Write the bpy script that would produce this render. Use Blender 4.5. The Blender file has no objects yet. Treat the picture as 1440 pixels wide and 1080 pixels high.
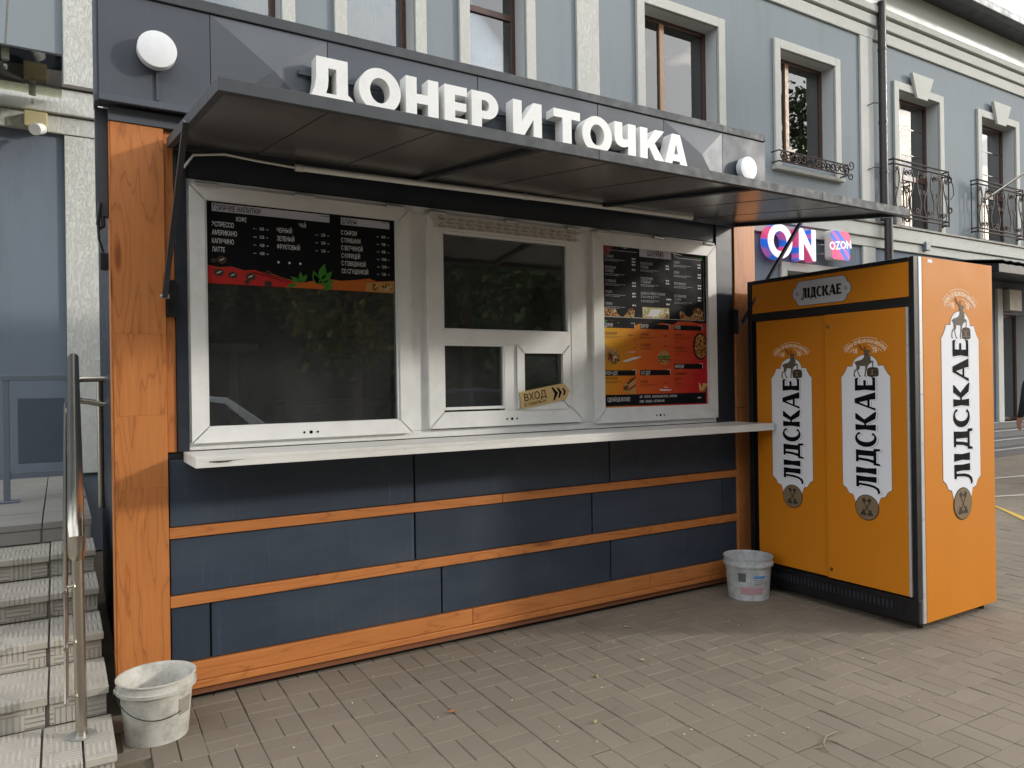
import bpy, bmesh, math, random
from mathutils import Vector, Matrix
random.seed(7)
R = math.radians
S = bpy.context.scene
COL = S.collection

# ------------------------------------------------------------------ camera
F_PX, YAW, PITCH, ROLL, CAM_H = 1044.19, 0.5474, 0.0006, -0.0149, 1.5
def cam_basis():
    f = Vector((math.sin(YAW)*math.cos(PITCH), math.cos(YAW)*math.cos(PITCH), math.sin(PITCH)))
    r = Vector((math.cos(YAW), -math.sin(YAW), 0)); u = r.cross(f)
    c, s = math.cos(ROLL), math.sin(ROLL)
    return c*r+s*u, c*u-s*r, f
CR, CU, CF = cam_basis()
cd = bpy.data.cameras.new('camera'); cam = bpy.data.objects.new('camera', cd); COL.objects.link(cam)
cd.sensor_width = 36; cd.lens = F_PX/1440*36; cd.clip_start = 0.05; cd.clip_end = 500
cam.matrix_world = Matrix(((CR.x, CU.x, -CF.x, 0), (CR.y, CU.y, -CF.y, 0), (CR.z, CU.z, -CF.z, CAM_H), (0, 0, 0, 1)))
S.camera = cam
# ------------------------------------------------------------------ sky and sun
SUN = Vector((1.5, -1.0, 0.60))
w = bpy.data.worlds.new('World'); S.world = w; w.use_nodes = True
nt = w.node_tree; N = nt.nodes; L = nt.links
sky = N.new('ShaderNodeTexSky'); sky.sky_type = 'NISHITA'; sky.sun_disc = False
sky.sun_elevation = math.atan2(SUN.z, math.hypot(SUN.x, SUN.y)); sky.sun_rotation = math.atan2(SUN.x, SUN.y)
sky.dust_density = 1.5
tc = N.new('ShaderNodeTexCoord'); mp = N.new('ShaderNodeMapping'); mp.inputs['Scale'].default_value = (1.6, 1.6, 4.0)
L.new(tc.outputs['Generated'], mp.inputs['Vector'])
cl = N.new('ShaderNodeTexNoise'); cl.inputs['Scale'].default_value = 2.2; cl.inputs['Detail'].default_value = 7; cl.inputs['Roughness'].default_value = .58
L.new(mp.outputs[0], cl.inputs['Vector'])
rp = N.new('ShaderNodeValToRGB'); rp.color_ramp.elements[0].position = .30; rp.color_ramp.elements[1].position = .52
L.new(cl.outputs['Fac'], rp.inputs[0])
mx = N.new('ShaderNodeMix'); mx.data_type = 'RGBA'
L.new(rp.outputs[0], mx.inputs[0]); L.new(sky.outputs[0], mx.inputs[6])
mx.inputs[7].default_value = (5.5, 5.55, 5.6, 1)           # pale cloud
L.new(mx.outputs[2], N['Background'].inputs[0]); N['Background'].inputs[1].default_value = 0.15
sd = bpy.data.lights.new('sun', 'SUN'); sd.energy = 0.75; sd.angle = R(4.0); sd.color = (1.0, .95, .87)
sun = bpy.data.objects.new('sun', sd); COL.objects.link(sun); sun.rotation_euler = SUN.to_track_quat('Z', 'Y').to_euler(); sun.location = (20, -15, 12)
# ------------------------------------------------------------------ exposure
S.view_settings.view_transform = 'Standard'; S.view_settings.look = 'None'; S.view_settings.gamma = 1
S.view_settings.exposure = 1.38
S.render.engine = 'CYCLES'; S.cycles.use_denoising = True; S.cycles.max_bounces = 6; S.cycles.caustics_reflective = False; S.cycles.caustics_refractive = False

# ================================================================== helpers
def hexc(h):
    h = h.lstrip('#'); o = []
    for i in (0, 2, 4):
        c = int(h[i:i+2], 16)/255; o.append(c/12.92 if c <= .04045 else ((c+.055)/1.055)**2.4)
    return tuple(o)
ORG = {}
class MB:
    def __init__(s): s.v = []; s.f = []; s.m = []; s.mi = 0
    def add(s, vs, fs):
        o = len(s.v); s.v += [tuple(p) for p in vs]; s.f += [tuple(i+o for i in f) for f in fs]; s.m += [s.mi]*len(fs); return s
    def box(s, x0, x1, y0, y1, z0, z1):
        return s.add([(x0,y0,z0),(x1,y0,z0),(x1,y1,z0),(x0,y1,z0),(x0,y0,z1),(x1,y0,z1),(x1,y1,z1),(x0,y1,z1)],
                     [(0,3,2,1),(4,5,6,7),(0,1,5,4),(1,2,6,5),(2,3,7,6),(3,0,4,7)])
    def hexa(s, p):
        return s.add(p, [(0,3,2,1),(4,5,6,7),(0,1,5,4),(1,2,6,5),(2,3,7,6),(3,0,4,7)])
    def quad(s, *p): return s.add(p, [tuple(range(len(p)))])
    def tube(s, pts, r, n=10, caps=True, r1=None):
        pts = [Vector(p) for p in pts]; rings = []; ref = None
        for i, p in enumerate(pts):
            d = (pts[min(i+1, len(pts)-1)]-pts[max(i-1, 0)]).normalized()
            if ref is None: ref = Vector((0,0,1)) if abs(d.z) < .9 else Vector((1,0,0))
            a = d.cross(ref).normalized(); b = a.cross(d).normalized(); ref = b
            rr = r if r1 is None else r+(r1-r)*i/(len(pts)-1)
            rings.append([p+a*rr*math.cos(2*math.pi*k/n)+b*rr*math.sin(2*math.pi*k/n) for k in range(n)])
        vs = [q for rg in rings for q in rg]; fs = []
        for i in range(len(rings)-1):
            for k in range(n):
                k2 = (k+1) % n; fs.append((i*n+k, i*n+k2, (i+1)*n+k2, (i+1)*n+k))
        if caps: fs.append(tuple(range(n))[::-1]); fs.append(tuple((len(rings)-1)*n+k for k in range(n)))
        return s.add(vs, fs)
    def lathe(s, prof, c, n=32, sx=1, sy=1):
        vs = [(c[0]+r*sx*math.cos(2*math.pi*k/n), c[1]+r*sy*math.sin(2*math.pi*k/n), c[2]+z) for r, z in prof for k in range(n)]
        fs = [(i*n+k, i*n+(k+1) % n, (i+1)*n+(k+1) % n, (i+1)*n+k) for i in range(len(prof)-1) for k in range(n)]
        return s.add(vs, fs)
    def beam(s, a, b, wx, wz):   # rectangular bar between two points
        a, b = Vector(a), Vector(b); d = (b-a).normalized()
        sx = d.cross(Vector((0,0,1)));
        sx = sx.normalized() if sx.length > 1e-4 else Vector((1,0,0)); sz = sx.cross(d).normalized()
        P = [p+sx*i*wx/2+sz*j*wz/2 for p in (a, b) for i, j in ((-1,-1),(1,-1),(1,1),(-1,1))]
        return s.hexa([P[0],P[1],P[2],P[3],P[4],P[5],P[6],P[7]])
    def flat(s, shape, o, ux, uy, out, lift=0):
        o, ux, uy, out = Vector(o), Vector(ux), Vector(uy), Vector(out); vs, fs = shape
        return s.add([o+ux*p[0]+uy*p[1]+out*(p[2]+lift) for p in vs], fs)
    def build(s, name, mat, parent=None, bev=0, smooth=False, org=None, ang=35):
        o0 = Vector(ORG.get(parent.name, (0,0,0))) if parent else Vector((0,0,0))
        wo = Vector(org) if org is not None else o0
        me = bpy.data.meshes.new(name); me.from_pydata([tuple(Vector(p)-wo) for p in s.v], [], s.f)
        for m in (mat if isinstance(mat, (list, tuple)) else [mat]): me.materials.append(m)
        if any(s.m): me.polygons.foreach_set('material_index', s.m)
        bm = bmesh.new(); bm.from_mesh(me)
        if bev:
            bm.normal_update()
            es = [e for e in bm.edges if len(e.link_faces) == 2 and e.calc_face_angle(0) > .6]
            bmesh.ops.bevel(bm, geom=es, offset=bev, segments=2, affect='EDGES', profile=.6)
        bmesh.ops.recalc_face_normals(bm, faces=bm.faces); bm.to_mesh(me); bm.free()
        if smooth:
            me.shade_smooth(); me.set_sharp_from_angle(angle=R(ang))
        ob = bpy.data.objects.new(name, me); COL.objects.link(ob)
        if parent: ob.parent = parent; ob.location = wo-o0
        else: ob.location = wo
        ORG[ob.name] = tuple(wo); return ob
def thing(name, label, cat, loc, group=None):
    e = bpy.data.objects.new(name, None); COL.objects.link(e); e.location = loc; e.empty_display_size = .1
    ORG[e.name] = tuple(loc); return tag(e, label, cat, group)
def tag(o, label=None, cat=None, group=None, kind=None):
    for k, v in (('label', label), ('category', cat), ('group', group), ('kind', kind)):
        if v: o[k] = v
    return o
def box(name, mat, b, parent=None, bev=0): return MB().box(*b).build(name, mat, parent, bev)
def shape2d(polys, offset=0, extrude=0):
    cu = bpy.data.curves.new('tmp', 'CURVE'); cu.dimensions = '2D'; cu.fill_mode = 'BOTH'; cu.extrude = extrude; cu.offset = offset
    for P in polys:
        sp = cu.splines.new('POLY'); sp.points.add(len(P)-1)
        for q, p in zip(sp.points, P): q.co = (p[0], p[1], 0, 1)
        sp.use_cyclic_u = True
    return _grab(cu)
def _grab(cu):
    ob = bpy.data.objects.new('tmp', cu); m = bpy.data.meshes.new_from_object(ob)
    r = ([tuple(v.co) for v in m.vertices], [tuple(p.vertices) for p in m.polygons])
    bpy.data.objects.remove(ob); bpy.data.curves.remove(cu); bpy.data.meshes.remove(m); return r
TC = {}
def text2d(t, size=1, xs=1, bold=0, anchor='l'):
    """flat glyph faces of a string; size is the capital height"""
    k = (t, bold)
    if k not in TC:
        cu = bpy.data.curves.new('tmp', 'FONT'); cu.body = t; cu.size = 1/.727; cu.offset = bold; cu.resolution_u = 2; TC[k] = _grab(cu)
    vs, fs = TC[k]
    if not vs: return ([], [])
    x0 = min(p[0] for p in vs); x1 = max(p[0] for p in vs); sh = {'l': x0, 'c': (x0+x1)/2, 'r': x1}[anchor]
    return ([((p[0]-sh)*size*xs, p[1]*size, p[2]*size) for p in vs], fs)
def ell(cx, cy, rx, ry, n=28, a0=0, a1=360):
    return [(cx+rx*math.cos(R(a0+(a1-a0)*k/n)), cy+ry*math.sin(R(a0+(a1-a0)*k/n))) for k in range(n+(a1-a0 < 360))]
def rect(x0, y0, x1, y1): return [(x0,y0),(x1,y0),(x1,y1),(x0,y1)]

# ------------------------------------------------------------------ materials
class NT:
    def __init__(s, name):
        s.m = bpy.data.materials.new(name); s.m.use_nodes = True; s.t = s.m.node_tree; s.b = s.t.nodes['Principled BSDF']; s._c = None
    def n(s, t, **kw):
        x = s.t.nodes.new('ShaderNode'+t)
        for k, v in kw.items():
            if k in x.inputs: s.set(x.inputs[k], v)
            else: setattr(x, k, v)
        return x
    def set(s, i, v):
        if isinstance(v, bpy.types.NodeSocket): s.t.links.new(v, i)
        elif isinstance(v, bpy.types.Node): s.t.links.new(v.outputs[0], i)
        else:
            if hasattr(i.default_value, '__len__') and isinstance(v, (tuple, list)) and len(v) == 3 and len(i.default_value) == 4: v = (*v, 1)
            i.default_value = v
    def co(s, sc=(1,1,1), rot=(0,0,0)):
        if s._c is None: s._c = s.n('TexCoord').outputs['Object']
        m = s.n('Mapping'); s.set(m.inputs['Vector'], s._c); m.inputs['Scale'].default_value = sc; m.inputs['Rotation'].default_value = rot; return m.outputs[0]
    def noise(s, scale, sc=(1,1,1), detail=4, rough=.55):
        x = s.n('TexNoise'); s.set(x.inputs['Vector'], s.co(sc)); x.inputs['Scale'].default_value = scale; x.inputs['Detail'].default_value = detail; x.inputs['Roughness'].default_value = rough; return x.outputs['Fac']
    def ramp(s, fac, *st):
        x = s.n('ValToRGB'); s.set(x.inputs[0], fac); e = x.color_ramp.elements
        while len(e) < len(st): e.new(.5)
        for q, (p, c) in zip(e, st): q.position = p; q.color = (*c, 1) if hasattr(c, '__len__') else (c, c, c, 1)
        return x.outputs[0]
    def mix(s, fac, a, b, mode='MIX'):
        x = s.n('Mix'); x.data_type = 'RGBA'; x.blend_type = mode
        s.set(x.inputs[0], fac); s.set(x.inputs[6], a); s.set(x.inputs[7], b); return x.outputs[2]
    def math(s, op, a, b=0):
        x = s.n('Math'); x.operation = op; s.set(x.inputs[0], a); s.set(x.inputs[1], b); return x.outputs[0]
    def bump(s, h, strength=.3, dist=.01):
        x = s.n('Bump'); s.set(x.inputs['Height'], h); x.inputs['Strength'].default_value = strength; x.inputs['Distance'].default_value = dist; s.set(s.b.inputs['Normal'], x.outputs[0])
    def fin(s, col=None, rough=None, metal=0, spec=.5):
        if col is not None: s.set(s.b.inputs['Base Color'], col)
        if rough is not None: s.set(s.b.inputs['Roughness'], rough)
        s.b.inputs['Metallic'].default_value = metal; s.b.inputs['Specular IOR Level'].default_value = spec; return s.m
def mul(c, k): return tuple(min(1, x*k) for x in c)
def plain(name, c, rough=.5, metal=0, var=.12, scale=6, spec=.5, bump=0, bscale=60, sc=(1,1,1), rvar=.1):
    if isinstance(c, str): c = hexc(c)
    t = NT(name); f = t.noise(scale, sc); col = t.mix(f, mul(c, 1-var), mul(c, 1+var))
    f2 = t.noise(scale*2.3, sc); rg = t.ramp(f2, (.3, max(0, rough-rvar)), (.7, min(1, rough+rvar)))
    if bump: t.bump(t.noise(bscale, sc, 5), bump, .004)
    return t.fin(col, rg, metal, spec)
def grimy(name, c, dirt, rough=.4, amt=.35, scale=5, spec=.5, sc=(1,1,1), specks=True):
    c = hexc(c) if isinstance(c, str) else c; dirt = hexc(dirt) if isinstance(dirt, str) else dirt
    t = NT(name); f = t.ramp(t.noise(scale, sc, 8, .7), (.45, 0.0), (.75, amt)); col = t.mix(f, c, dirt)
    if specks:
        g = t.ramp(t.noise(scale*9, sc, 3, .6), (.66, 0.0), (.72, amt)); col = t.mix(g, col, mul(dirt, .6))
    return t.fin(col, t.ramp(f, (0, rough), (1, min(1, rough+.25))), 0, spec)
M = {}
def navy(name, c, dust=.10):
    t = NT(name); a = t.noise(1.6, (1, 1, 3), 6, .6); col = t.mix(t.ramp(a, (.42, 0), (.75, dust*1.6)), c, hexc('#8c9096'))
    sm = t.ramp(t.noise(14, (1, 1, 2.5), 8, .75), (.60, 0.0), (.74, dust)); col = t.mix(sm, col, hexc('#a9abab'))
    dr_ = t.ramp(t.noise(34, (1.6, 1, .07), 4, .6), (.60, 0.0), (.72, dust*.9)); col = t.mix(dr_, col, hexc('#b5b6b4'))
    oi = t.n('ObjectInfo').outputs['Random']; col = t.mix(1.0, col, t.ramp(oi, (0, .82), (1, 1.12)), 'MULTIPLY')
    return t.fin(col, t.ramp(t.noise(5), (.3, .42), (.7, .58)), 0, .32)
M['panel'] = navy('navy_panel', hexc('#323c49'), .05)
M['fascia'] = navy('anthracite_fascia', hexc('#535860'), .05)
M['frame_dark'] = plain('dark_metal', '#262b33', .38, 0, .15, 5)
M['rim'] = plain('canopy_rim', '#3b3f43', .6, 0, .18, 9, bump=.15)
M['black'] = plain('black_plastic', '#0d0e11', .4, 0, .2, 8)
def underside():
    t = NT('canopy_sheet'); f = t.noise(1.2, (1, 3, 1), 3); col = t.mix(f, hexc('#7d7a77'), hexc('#8c8986'))
    return t.fin(col, t.ramp(t.noise(2.5), (.3, .22), (.7, .27)), .7, .5)
M['under'] = underside()
def wood(name, axis):
    """printed pine boards: long grain along the given axis with knots"""
    t = NT(name); al = {'x': (.8, 9, 9), 'z': (9, 9, .8)}[axis]
    off = t.math('MULTIPLY', t.n('ObjectInfo').outputs['Random'], 40)
    base = t.n('TexCoord').outputs['Object']; ad = t.n('VectorMath'); ad.operation = 'ADD'; t.set(ad.inputs[0], base); t.set(ad.inputs[1], off); t._c = ad.outputs[0]
    nz = t.noise(1.0, al, 3, .5)
    kn = t.n('TexVoronoi'); t.set(kn.inputs['Vector'], t.co({'x': (1.1, 5, 5), 'z': (5, 5, 1.1)}[axis])); kn.inputs['Scale'].default_value = 1.0; kn.inputs['Randomness'].default_value = 1.0
    kd = kn.outputs['Distance']
    ring = t.math('ADD', t.math('MULTIPLY', nz, 7.0), t.math('MULTIPLY', t.ramp(kd, (0, 1), (.45, 0)), 3.2))
    w_ = t.math('FRACT', ring); line = t.ramp(w_, (0, 1.0), (.10, .25), (.55, .0), (.93, .25), (1, 1.0))
    fine = t.noise(22, {'x': (.25, 7, 7), 'z': (7, 7, .25)}[axis], 5, .65)
    col = t.mix(fine, hexc('#ae6632'), hexc('#cd894e')); col = t.mix(t.math('MULTIPLY', line, .55), col, hexc('#7c4120'))
    col = t.mix(t.ramp(kd, (.075, .85), (.12, .0)), col, hexc('#6f3319'))
    col = t.mix(t.ramp(t.noise(2.2, (1,1,1), 3), (.35, .0), (.7, .25)), col, hexc('#b86d38'))
    t.bump(fine, .08, .003); return t.fin(col, t.ramp(fine, (.2, .36), (.8, .5)), 0, .4)
M['wood_z'] = wood('pine_board_upright', 'z'); M['wood_x'] = wood('pine_board_level', 'x')
M['pvc'] = grimy('white_pvc', '#e6e6e3', '#76736d', .34, .17, 7)
M['shelf'] = grimy('dirty_white_shelf', '#dddbd5', '#807c74', .35, .34, 4, sc=(.6, 3, 3))
M['letter'] = grimy('white_letter', '#e7e7e4', '#8d8b84', .34, .16, 7)
M['letter_side'] = plain('letter_return', '#d9d7d0', .4, 0, .05, 6)
M['lamp'] = grimy('lamp_white', '#e2e4e6', '#9a9892', .35, .15, 9)
def stucco(name, c, streak, var=.10, bstr=.5, stain=None):
    t = NT(name); c = hexc(c); f = t.noise(1.1, (1, 1, .5), 6, .6); col = t.mix(f, mul(c, 1-var), mul(c, 1+var))
    if stain: col = t.mix(t.ramp(t.noise(1.7, (2.2, 1, .28), 6, .65), (.52, 0.0), (.78, .5)), col, hexc(stain))
    h = t.noise(62 if streak else 38, (1, 1, .30) if streak else (1, 1, 1), 6, .7)
    if streak: h = t.ramp(h, (.40, 1.0), (.47, .0), (.52, 1.0)); col = t.mix(t.math('MULTIPLY', t.math('SUBTRACT', 1.0, h), .16), col, mul(c, .6))
    t.bump(h, bstr, .006); return t.fin(col, .85, 0, .25)
M['wall'] = stucco('grey_blue_render', '#868e93', False, .07, .35, '#767d81')
M['wall_low'] = stucco('slate_blue_render', '#6d7682', False, .08, .35, '#5e666e')
M['trim'] = stucco('white_bark_render', '#c9cac4', True, .07, .6)
M['reveal'] = stucco('pale_reveal', '#c3c7c8', False, .05, .2)
M['soffit'] = plain('pale_frieze', '#c2c7c0', .45, 0, .10, 1.2)
M['eaves'] = plain('dark_eaves', '#3a4046', .45, .2, .1, 2)
M['brown'] = plain('brown_pvc_frame', '#4a2f25', .35, 0, .15, 8)
M['gold'] = plain('tan_frame', '#8d6d4b', .4, 0, .15, 8)
M['pipe'] = plain('brown_downpipe', '#34302f', .35, .2, .12, 6)
M['iron'] = plain('wrought_iron', '#3a302c', .6, .3, .3, 20)
def glass(name, tint, refl_rough=0.0, ior=1.5, gain=1.0, dust=0.0):
    m = bpy.data.materials.new(name); m.use_nodes = True; t = m.node_tree; t.nodes.clear()
    o = t.nodes.new('ShaderNodeOutputMaterial'); mx = t.nodes.new('ShaderNodeMixShader'); fr = t.nodes.new('ShaderNodeFresnel'); fr.inputs[0].default_value = ior
    tr = t.nodes.new('ShaderNodeBsdfTransparent'); tr.inputs[0].default_value = (*tint, 1); gl = t.nodes.new('ShaderNodeBsdfGlossy'); gl.inputs['Roughness'].default_value = refl_rough
    ml = t.nodes.new('ShaderNodeMath'); ml.operation = 'MULTIPLY'; ml.inputs[1].default_value = gain; ml.use_clamp = True
    t.links.new(fr.outputs[0], ml.inputs[0]); t.links.new(ml.outputs[0], mx.inputs[0]); t.links.new(tr.outputs[0], mx.inputs[1]); t.links.new(gl.outputs[0], mx.inputs[2]); 
    if not dust: t.links.new(mx.outputs[0], o.inputs[0]); return m
    df = t.nodes.new('ShaderNodeBsdfDiffuse'); df.inputs[0].default_value = (.55, .57, .56, 1); m2 = t.nodes.new('ShaderNodeMixShader'); nz = t.nodes.new('ShaderNodeTexNoise'); nz.inputs['Scale'].default_value = 2.2; nz.inputs['Detail'].default_value = 8; nz.inputs['Roughness'].default_value = .7
    c = t.nodes.new('ShaderNodeTexCoord'); mp = t.nodes.new('ShaderNodeMapping'); mp.inputs['Scale'].default_value = (1.5, 1, .8); t.links.new(c.outputs['Object'], mp.inputs[0]); t.links.new(mp.outputs[0], nz.inputs['Vector'])
    mr = t.nodes.new('ShaderNodeMapRange'); mr.inputs[1].default_value = .3; mr.inputs[2].default_value = .75; mr.inputs[3].default_value = dust*.5; mr.inputs[4].default_value = dust*1.6
    t.links.new(nz.outputs['Fac'], mr.inputs[0]); t.links.new(mr.outputs[0], m2.inputs[0]); t.links.new(mx.outputs[0], m2.inputs[1]); t.links.new(df.outputs[0], m2.inputs[2]); t.links.new(m2.outputs[0], o.inputs[0]); return m
M['glass'] = glass('window_glass', (.66, .70, .68), 0, 1.5, 2.7, .05)
M['glass_up'] = glass('upper_window_glass', (.7, .75, .76), .01, 1.55, 3.4)
M['glass_can'] = glass('canopy_glass', (.80, .82, .68), .02, 1.5, 1.0)
M['curtain'] = plain('net_curtain', '#d5d6d4', .9, 0, .05, 3)
M['curtain_dark'] = plain('grey_blind', '#4c5257', .9, 0, .1, 3)
M['inside'] = plain('dark_interior', '#3a3d3d', .7, 0, .2, 2)
M['steel'] = plain('stainless_steel', '#b8b2a6', .24, 1, .02, 4, rvar=.03)
M['zinc'] = plain('hinge_steel', '#aaaaa6', .42, .6, .1, 20)
M['railgrey'] = plain('grey_painted_rail', '#6d747e', .45, 0, .06, 6)
M['panelgrey'] = plain('grey_painted_sheet', '#525a66', .45, 0, .06, 4)
def vinyl():
    t = NT('amber_vinyl'); c = hexc('#c77a18'); col = t.mix(t.noise(1.2, (1,1,1), 4), mul(c, .93), mul(c, 1.06))
    col = t.mix(t.ramp(t.noise(7, (1, 1, .5), 8, .75), (.58, 0.0), (.74, .16)), col, hexc('#8d6a3c')); col = t.mix(t.ramp(t.noise(70, (1, 1, .25), 4, .7), (.68, 0.0), (.74, .22)), col, hexc('#e0b878'))
    t.bump(t.noise(1.6, (1,1,1), 2), .25, .01); return t.fin(col, t.ramp(t.noise(5, (1,1,1), 6), (.3, .40), (.7, .55)), 0, .22)
M['orange'] = vinyl()
M['edge'] = plain('aluminium_edge', '#bcbdbd', .35, .3, .05, 9)
M['white'] = plain('white_print', '#dfe1e6', .6, 0, .02, 4, .2)
M['cream'] = plain('cream_print', '#f8efd8', .6, 0, .02, 4, .2)
M['ink'] = plain('black_print', '#0f1013', .7, 0, .1, 6, .06)
M['deer'] = plain('bronze_print', '#5f574a', .6, 0, .45, 60, .2)
M['deer_dark'] = plain('dark_bronze_print', '#3c342b', .6, 0, .35, 60, .2)
M['seal'] = plain('seal_print', '#7c6a52', .6, 0, .15, 40, .2)
M['brass'] = plain('brass_lock', '#8a7d66', .3, .9, .1, 30)
def pavers():
    t = NT('concrete_paver'); g = t.n('NewGeometry').outputs['Random Per Island']; oi = t.n('ObjectInfo').outputs['Random']
    r = t.math('FRACT', t.math('ADD', g, oi)); t._c = t.n('NewGeometry').outputs['Position']
    col = t.ramp(r, (0, hexc('#817668')), (.5, hexc('#857a6c')), (1, hexc('#8a7f70')))
    col = t.mix(t.ramp(t.noise(.8, (1,1,1), 5, .6), (.38, .0), (.70, .55)), col, hexc('#6d6457')); col = t.mix(t.ramp(t.noise(2.6, (1,1,1), 7, .7), (.60, 0.0), (.70, .35)), col, hexc('#5d564c'))
    col = t.mix(t.ramp(t.noise(9, (1,1,1), 6, .7), (.58, 0.0), (.72, .35)), col, hexc('#685f54'))
    gr = t.noise(170, (1,1,1), 3, .7); col = t.mix(t.ramp(gr, (.35, .30), (.65, .0)), col, hexc('#5c544a'))
    col = t.mix(t.ramp(gr, (.66, .0), (.76, .3)), col, hexc('#aaa294'))
    t.bump(gr, .35, .003); return t.fin(col, .88, 0, .25)
M['paver'] = pavers()
def ground_mat():
    t = NT('joint_sand'); t._c = t.n('NewGeometry').outputs['Position']
    col = t.mix(t.noise(3, (1,1,1), 6, .7), hexc('#5d5449'), hexc('#867c6c')); col = t.mix(t.ramp(t.noise(90), (.4, .4), (.6, .0)), col, hexc('#453e36'))
    t.bump(t.noise(120), .5, .004); return t.fin(col, .95, 0, .15)
M['sand'] = ground_mat()
def tactile(name, vert):
    """cast concrete slab with a parquet of short ridges"""
    t = NT(name); pos = t.n('NewGeometry').outputs['Position']; t._c = pos; sp = t.n('SeparateXYZ'); t.set(sp.inputs[0], pos)
    u = t.math('ADD', sp.outputs[0], 5.135); v = t.math('ADD', sp.outputs[2 if vert else 1], 5.0)
    cs = .1
    cu = t.math('FLOOR', t.math('DIVIDE', u, cs)); cv = t.math('FLOOR', t.math('DIVIDE', v, cs))
    par = t.math('MODULO', t.math('ADD', cu, cv), 2.0)
    ru = t.math('PINGPONG', t.math('MULTIPLY', u, 50), .5); rv = t.math('PINGPONG', t.math('MULTIPLY', v, 50), .5)
    m_ = t.n('Mix'); m_.data_type = 'FLOAT'; t.set(m_.inputs[0], par); t.set(m_.inputs[2], ru); t.set(m_.inputs[3], rv)
    wear = t.noise(5, (1,1,1), 5, .6)
    h = t.ramp(m_.outputs[0], (.12, .0), (.26, 1.0)); hw = t.math('MULTIPLY', h, t.ramp(wear, (.32, .35), (.55, 1.0)))
    col = t.mix(t.noise(4, (1,1,1), 6, .65), hexc('#9a958b'), hexc('#bfb9ad')); col = t.mix(t.math('MULTIPLY', t.math('SUBTRACT', 1.0, hw), .22), col, hexc('#5d5952'))
    col = t.mix(t.ramp(t.noise(2.3, (1,1,1), 6, .7), (.5, 0.0), (.75, .5)), col, hexc('#5f5a50'))
    t.bump(hw, .7, .006); return t.fin(col, .9, 0, .2)
M['tread'] = tactile('ridged_step_slab', False); M['riser'] = tactile('ridged_riser_slab', True)
M['slab'] = plain('smooth_grey_slab', '#8d8a84', .85, 0, .22, 3, .25, .3, 90)
M['granite'] = plain('dark_granite', '#45464a', .5, 0, .4, 60)
M['nosing'] = plain('pale_nosing', '#8f8f8c', .6, 0, .1, 20)
M['pail'] = grimy('dirty_white_plastic', '#bebcb3', '#6f695c', .5, .75, 11)
M['pail_b'] = grimy('plaster_smeared_plastic', '#b9bcbd', '#6a6c6c', .55, .75, 14)
M['wire'] = plain('bail_wire', '#5a5852', .4, .9, .1, 20)
M['car1'] = plain('silver_car_paint', '#c3c8cb', .25, .2, .04, 2)
M['car2'] = plain('dark_car_paint', '#2a333c', .2, .4, .04, 2)
M['tyre'] = plain('tyre_rubber', '#17181a', .8, 0, .1, 9)
M['carglass'] = plain('car_glass', '#15191c', .06, 0, .05, 3, .8, rvar=.02)
def leafmat(name, a, b):
    t = NT(name); g = t.n('NewGeometry').outputs['Random Per Island']; return t.fin(t.mix(g, hexc(a), hexc(b)), .6, 0, .3)
M['leaf'] = leafmat('pine_foliage', '#2b3a22', '#4a5a32'); M['leaf2'] = leafmat('autumn_foliage', '#4c5426', '#7d7434')
M['bark'] = plain('bark', '#4b4036', .9, 0, .3, 12, .2, .6, 30, (1,1,.3))
M['paint_w'] = plain('worn_white_road_paint', '#bdb9ae', .8, 0, .2, 15); M['paint_y'] = plain('yellow_road_paint', '#c2a044', .8, 0, .15, 15)

# ================================================================== ground
def px(p):
    d = Vector(p)-Vector((0,0,CAM_H)); z = d.dot(CF)
    return (720+F_PX*d.dot(CR)/z, 540-F_PX*d.dot(CU)/z, z)
ground = MB().quad((-120,-120,-.014),(120,-120,-.014),(120,120,-.014),(-120,120,-.014)).build('ground', M['sand'])
tag(ground, 'grey brown block paving in front of the kiosk', 'paving', kind='structure')
PC, PROT, PO = .205, -.03, (2.15, 3.42)
def paver_mesh():
    b = MB(); hw, hl, ch = .0500, .1011, .0032
    def ring(x, y, z): return [(-x,-y,z),(x,-y,z),(x,y,z),(-x,y,z)]
    vs = ring(hw, hl, -.06)+ring(hw, hl, -ch)+ring(hw-ch, hl-ch, 0); fs = []
    for k in (0, 4):
        for i in range(4): j = (i+1) % 4; fs.append((k+i, k+j, k+4+j, k+4+i))
    fs.append((8,9,10,11)); b.add(vs, fs); return b
pm_ = paver_mesh(); pob = pm_.build('paver', M['paver'], ground); pmesh = pob.data; bpy.data.objects.remove(pob)
cand = []
cr, sr = math.cos(PROT), math.sin(PROT)
for i in range(-26, 75):
    for j in range(-32, 24):
        for h in (0, 1):
            ylong = (i+j) % 2 == 0
            cx, cy = (i+.5)*PC, (j+.5)*PC; o = (h-.5)*PC/2
            cx, cy = (cx+o, cy) if ylong else (cx, cy+o)
            X, Y = PO[0]+cr*cx-sr*cy, PO[1]+sr*cx+cr*cy
            if Y > 8.0 or (.2 < X < 4.52 and Y > 3.98) or (X < .2 and Y > 3.12): continue
            ar = 0
            d = Vector((X, Y, 0))-Vector((0,0,CAM_H)); z = d.dot(CF)
            if z > .3:
                u, v, _ = px((X, Y, 0))
                if -10 < u < 1450 and v < 1095 and not (4.3 < X and Y > 2.5 and X < 1.72*Y): ar = 1/z**3
            cand.append((ar, X, Y, PROT+(0 if ylong else math.pi/2)))
cand.sort(key=lambda q: -q[0])
stuff = MB()
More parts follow.
